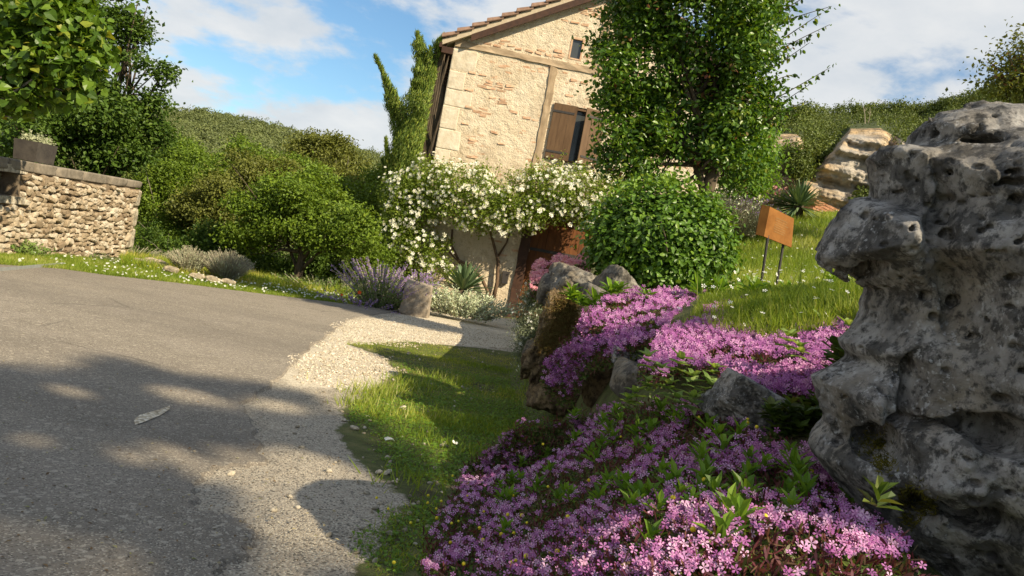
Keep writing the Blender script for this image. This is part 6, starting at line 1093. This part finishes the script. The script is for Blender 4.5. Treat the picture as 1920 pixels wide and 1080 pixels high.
j = rg.choice(len(X), 900, replace=False); Xd = X[j]+np.stack([0*j, 0*j, rg.uniform(.05, .13, 900)], 1); V, F, R = scatter(*rosette(5, *PETAL, .1), Xd, frame_of(rg.normal(size=Xd.shape)*.4+[0, -.3, 1], rg), rg.uniform(.008, .014, 900), rg.rand(900)); tag(mesh('lawn_daisies', V, F, MAT['white_bloom'], None, R), 'small white flowers scattered in the upper lawn', 'flowers', None, 'stuff')
# verge with daisies on the far road side
n_ = 70000; q = np.array([(rg.uniform(-40, 690), 0) for _ in range(n_)]); edge_y = np.interp(q[:, 0], [-40, 0, 115, 200, 330, 470, 640, 700], [492, 497, 505, 517, 531, 549, 569, 576]); py = edge_y-rg.rand(n_)**1.2*np.interp(q[:, 0], [-40, 120, 350, 470, 640], [16, 26, 30, 22, 16])+1; g = G(q[:, 0], py); X = np.stack([g[:, 0], g[:, 1], terr(g[:, 0], g[:, 1])-.01], 1); X = X[rg.rand(n_) < .75]
grass('verge_grass', 'strip of grass verge with daisies along the far edge of the road', 'lawn_blade', X, np.full(len(X), .07), 511, lean=.5, wide=1.6)
j = rg.choice(len(X), 5000, replace=False); Xd = X[j]; pu, pv = proj(Xd); w = .55*np.interp(pu, [0, 130, 200, 300, 420, 520, 640], [.02, .15, .5, .7, .6, 1, .5]); Xd = Xd[rg.rand(len(Xd)) < w*.30]; Xd[:, 2] += rg.uniform(.05, .09, len(Xd)); V, F, R = scatter(*rosette(6, *PETAL, .1), Xd, frame_of(rg.normal(size=Xd.shape)*.4+[0, -.4, 1], rg), rg.uniform(.012, .019, len(Xd)), rg.rand(len(Xd))); tag(mesh('verge_daisies', V, F, MAT['white_bloom'], None, R), 'white daisies dotted along the far road verge', 'flowers', None, 'stuff')
# weeds on the wooded bank foot
n_ = 16000; px = rg.uniform(230, 720, n_); py = np.interp(px, [230, 470, 700], [500, 535, 560])-rg.rand(n_)*22; g = G(px, py); X = np.stack([g[:, 0], g[:, 1], terr(g[:, 0], g[:, 1])-.01], 1); grass('bank_grass', 'rough dark grass under the trees beyond the verge', 'grass_blade', X, np.full(n_, .16), 512, lean=.5, wide=1.6)
# little stones
mb = MB(); rg = np.random.RandomState(520); n_ = 2600; a = rg.uniform(-1.3, .35, n_); b = 1.9+rg.rand(n_)**1.2*8; pu, pv = proj(np.stack([a, b, -SLOPE*b], 1)); zone = np.exp(-((pu-720)/55)**2-((pv-930)/60)**2)*1.0+.07*in_poly(pu, pv, [(420, 1080), (460, 870), (640, 640), (960, 650), (700, 1080)])+.012; m = (rg.rand(n_) < zone*1.4); a, b = a[m], b[m]; n_ = len(a); sz = rg.uniform(.004, .014, n_)*(1+.6*(rg.rand(n_) > .9)); X = np.stack([a, b, terr(a, b)+sz*.35+.02*(sd_poly(a, b, ring) < 0)], 1)
tv = ICO2[0]*(1+.3*fbm(ICO2[0][:, 0]*1.6, ICO2[0][:, 1]*1.6, ICO2[0][:, 2]*1.6, 2))[:, None]; V, F, R = scatter(tv, ICO2[1], X, frame_of(rg.normal(size=X.shape)*.3+[0, 0, 1], rg), sz[:, None]*np.array([1.2, .9, .6]), rg.rand(n_)); tag(mesh('loose_stones', V, F, MAT['pale_stone'], None, R), 'loose pale stone chips along the edge of grass and gravel', 'stones', None, 'stuff')

# ------------------------------------------------------------------ the trees behind the viewer that shade road, rock and flowers
def lift(p, y=-3.0, extra=0.0): p = np.array(p); return p+S*((p[1]-y)/-S[1]+extra)
SH = []                                    # px, py, radius in metres across, along the ray
for px, py, rx in ((60, 735, .42), (180, 728, .42), (300, 722, .34), (400, 728, .26), (490, 733, .20), (570, 745, .18), (230, 692, .22), (90, 790, .5), (230, 800, .42), (350, 800, .30), (-120, 760, .7), (560, 800, .30), (640, 790, .26), (600, 840, .24), (680, 850, .24), (760, 880, .22), (860, 860, .24), (930, 800, .22), (420, 790, .2), (220, 910, .36), (330, 960, .30), (420, 1000, .22), (300, 1060, .32), (400, 1080, .2), (560, 1010, .08), (-100, 900, .6), (-250, 1050, .5), (820, 920, .16), (470, 830, .12), (500, 1010, .10), (560, 905, .06), (725, 880, .10), (705, 1000, .08), (540, 975, .06)):
    g = G(px, py); c = lift(g); SH.append([*c, rx, rx, rx*.62])
for px, py, D, r in ((1780, 480, 1.5, .22), (1760, 640, 1.5, .22), (1700, 560, 1.55, .16), (1620, 470, 1.7, .14), (1760, 800, 1.4, .24), (1680, 780, 1.5, .2), (1800, 950, 1.35, .24), (1890, 850, 1.35, .20), (1640, 880, 1.5, .16), (1850, 700, 1.4, .16), (1740, 330, 1.6, .12), (1800, 380, 1.5, .12), (1600, 700, 1.7, .14), (860, 1000, 2.1, .13), (920, 1020, 2.0, .09), (1500, 900, 1.9, .12), (1420, 800, 2.4, .13), (1150, 700, 3.8, .14), (1060, 720, 3.9, .16), (1230, 880, 2.2, .06), (1600, 1000, 1.4, .07), (1440, 770, 2.4, .1), (1340, 570, 4.4, .1)):
    c = lift(P(px, py, D)); SH.append([*c, r, r, r*.75])
tb = np.array([10.5, -6.5, -.2]); t = empty('shade_tree', tb, 'broad leafy tree standing behind the viewer whose shade falls on road and rock', 'tree'); rg = np.random.RandomState(600); mb = MB(); SHa = np.array(SH); cen = SHa[:, :3].mean(0); top = cen+[2.6, -2.6, 1.0]
mb.tube([tb-[0, 0, .3], tb+(top-tb)*.4, tb+(top-tb)*.75, top], [.22, .18, .14, .08], 10)
hubs = [top, tb+(top-tb)*.75, top+[-1.5, -.3, .6], top+[-3.5, -.3, .9]]; mb.tube([hubs[1], hubs[2], hubs[3]], [.06, .05, .03], 6)
for l in SHa: h_ = min(hubs, key=lambda h: np.linalg.norm(np.array(h)-l[:3])); mb.tube([np.array(h_), (np.array(h_)+l[:3])/2+[0, -.1, .12], l[:3]], [.016, .010, .005], 4)
mb.build('trunk', MAT['bark'], t); wts = 1
rg = np.random.RandomState(601); p, d, rc, c_ = crown_pts(SH, 40000, .06, rg, 6, .05, None, 1.0)
LIT = [(a, b, None, r) for a, b, r in ((980, 830, .12), (1050, 810, .14), (1120, 790, .14), (1200, 800, .15), (1280, 800, .14), (1100, 850, .12), (1200, 860, .13), (1330, 850, .12), (1400, 860, .10), (1000, 890, .10), (1100, 930, .08), (1300, 920, .10), (1000, 1060, .10), (1080, 1040, .1), (1180, 1040, .12), (1300, 1020, .10), (1400, 1030, .11), (1500, 1000, .09), (1560, 1050, .08), (1650, 1060, .08), (1450, 940, .08), (1240, 960, .07))]
LW = [(P(a, b, float(nearDf(np.array([a]), np.array([b]))[0])), r) for a, b, _, r in LIT]+[(P(a, b, D), r) for a, b, D, r in ((1280, 640, 3.2, .16), (1350, 620, 3.2, .16), (1420, 640, 2.95, .16), (1500, 640, 2.8, .14), (1400, 690, 2.65, .10), (1560, 610, 3.0, .14), (1240, 560, 4.2, .2), (1150, 580, 4.3, .14), (1330, 575, 4.4, .15), (1200, 700, 3.7, .07), (1195, 720, 2.75, .06), (1240, 690, 2.7, .06), (1500, 520, 5.5, .5), (1440, 430, 6.4, .5), (1680, 330, 1.5, .075), (1672, 390, 1.5, .065), (1690, 295, 1.55, .06), (1850, 300, 1.5, .13), (1890, 260, 1.6, .13), (1880, 380, 1.48, .08), (1800, 230, 1.7, .10), (1910, 440, 1.45, .06), (1905, 620, 1.42, .04))]
LW += [(P(a, b, rock_y(a, b)), r) for a, b, r in ((1680, 330, .115), (1672, 390, .10), (1690, 295, .10), (1850, 300, .2), (1890, 260, .22), (1880, 370, .15), (1800, 225, .18), (1910, 440, .12), (1908, 620, .10), (1895, 220, .2), (1960, 300, .25))]
LW += [(G(a, b), r) for a, b, r in ((330, 742, .12), (360, 745, .12), (130, 738, .10), (560, 690, .25), (650, 690, .3), (620, 740, .12), (700, 740, .25), (800, 720, .3), (860, 690, .4), (520, 760, .10), (600, 880, .18), (560, 920, .18), (640, 960, .2), (500, 940, .08), (700, 950, .12), (740, 980, .10), (520, 1060, .08), (310, 850, .09), (370, 880, .10), (440, 860, .08), (800, 790, .10), (760, 820, .05), (640, 760, .1), (230, 860, .08), (60, 830, .07), (60, 1040, .16), (170, 1060, .14), (-60, 1050, .2))]
kp = np.ones(len(p), bool)
for q_, r_ in LW: v_ = p-q_; v_ = v_-(v_@S)[:, None]*S; kp &= np.linalg.norm(v_, axis=1) > r_
p, d, rc = p[kp], d[kp], rc[kp]; V, F, R = scatter(*LEAF, p, frame_of(d*.2+rg.normal(size=p.shape)*.8+[0, 0, .6], rg), .06*rg.uniform(.7, 1.3, len(p)), rg.rand(len(p))); mesh('crown', V, F, MAT['maple_leaf'], t, R)
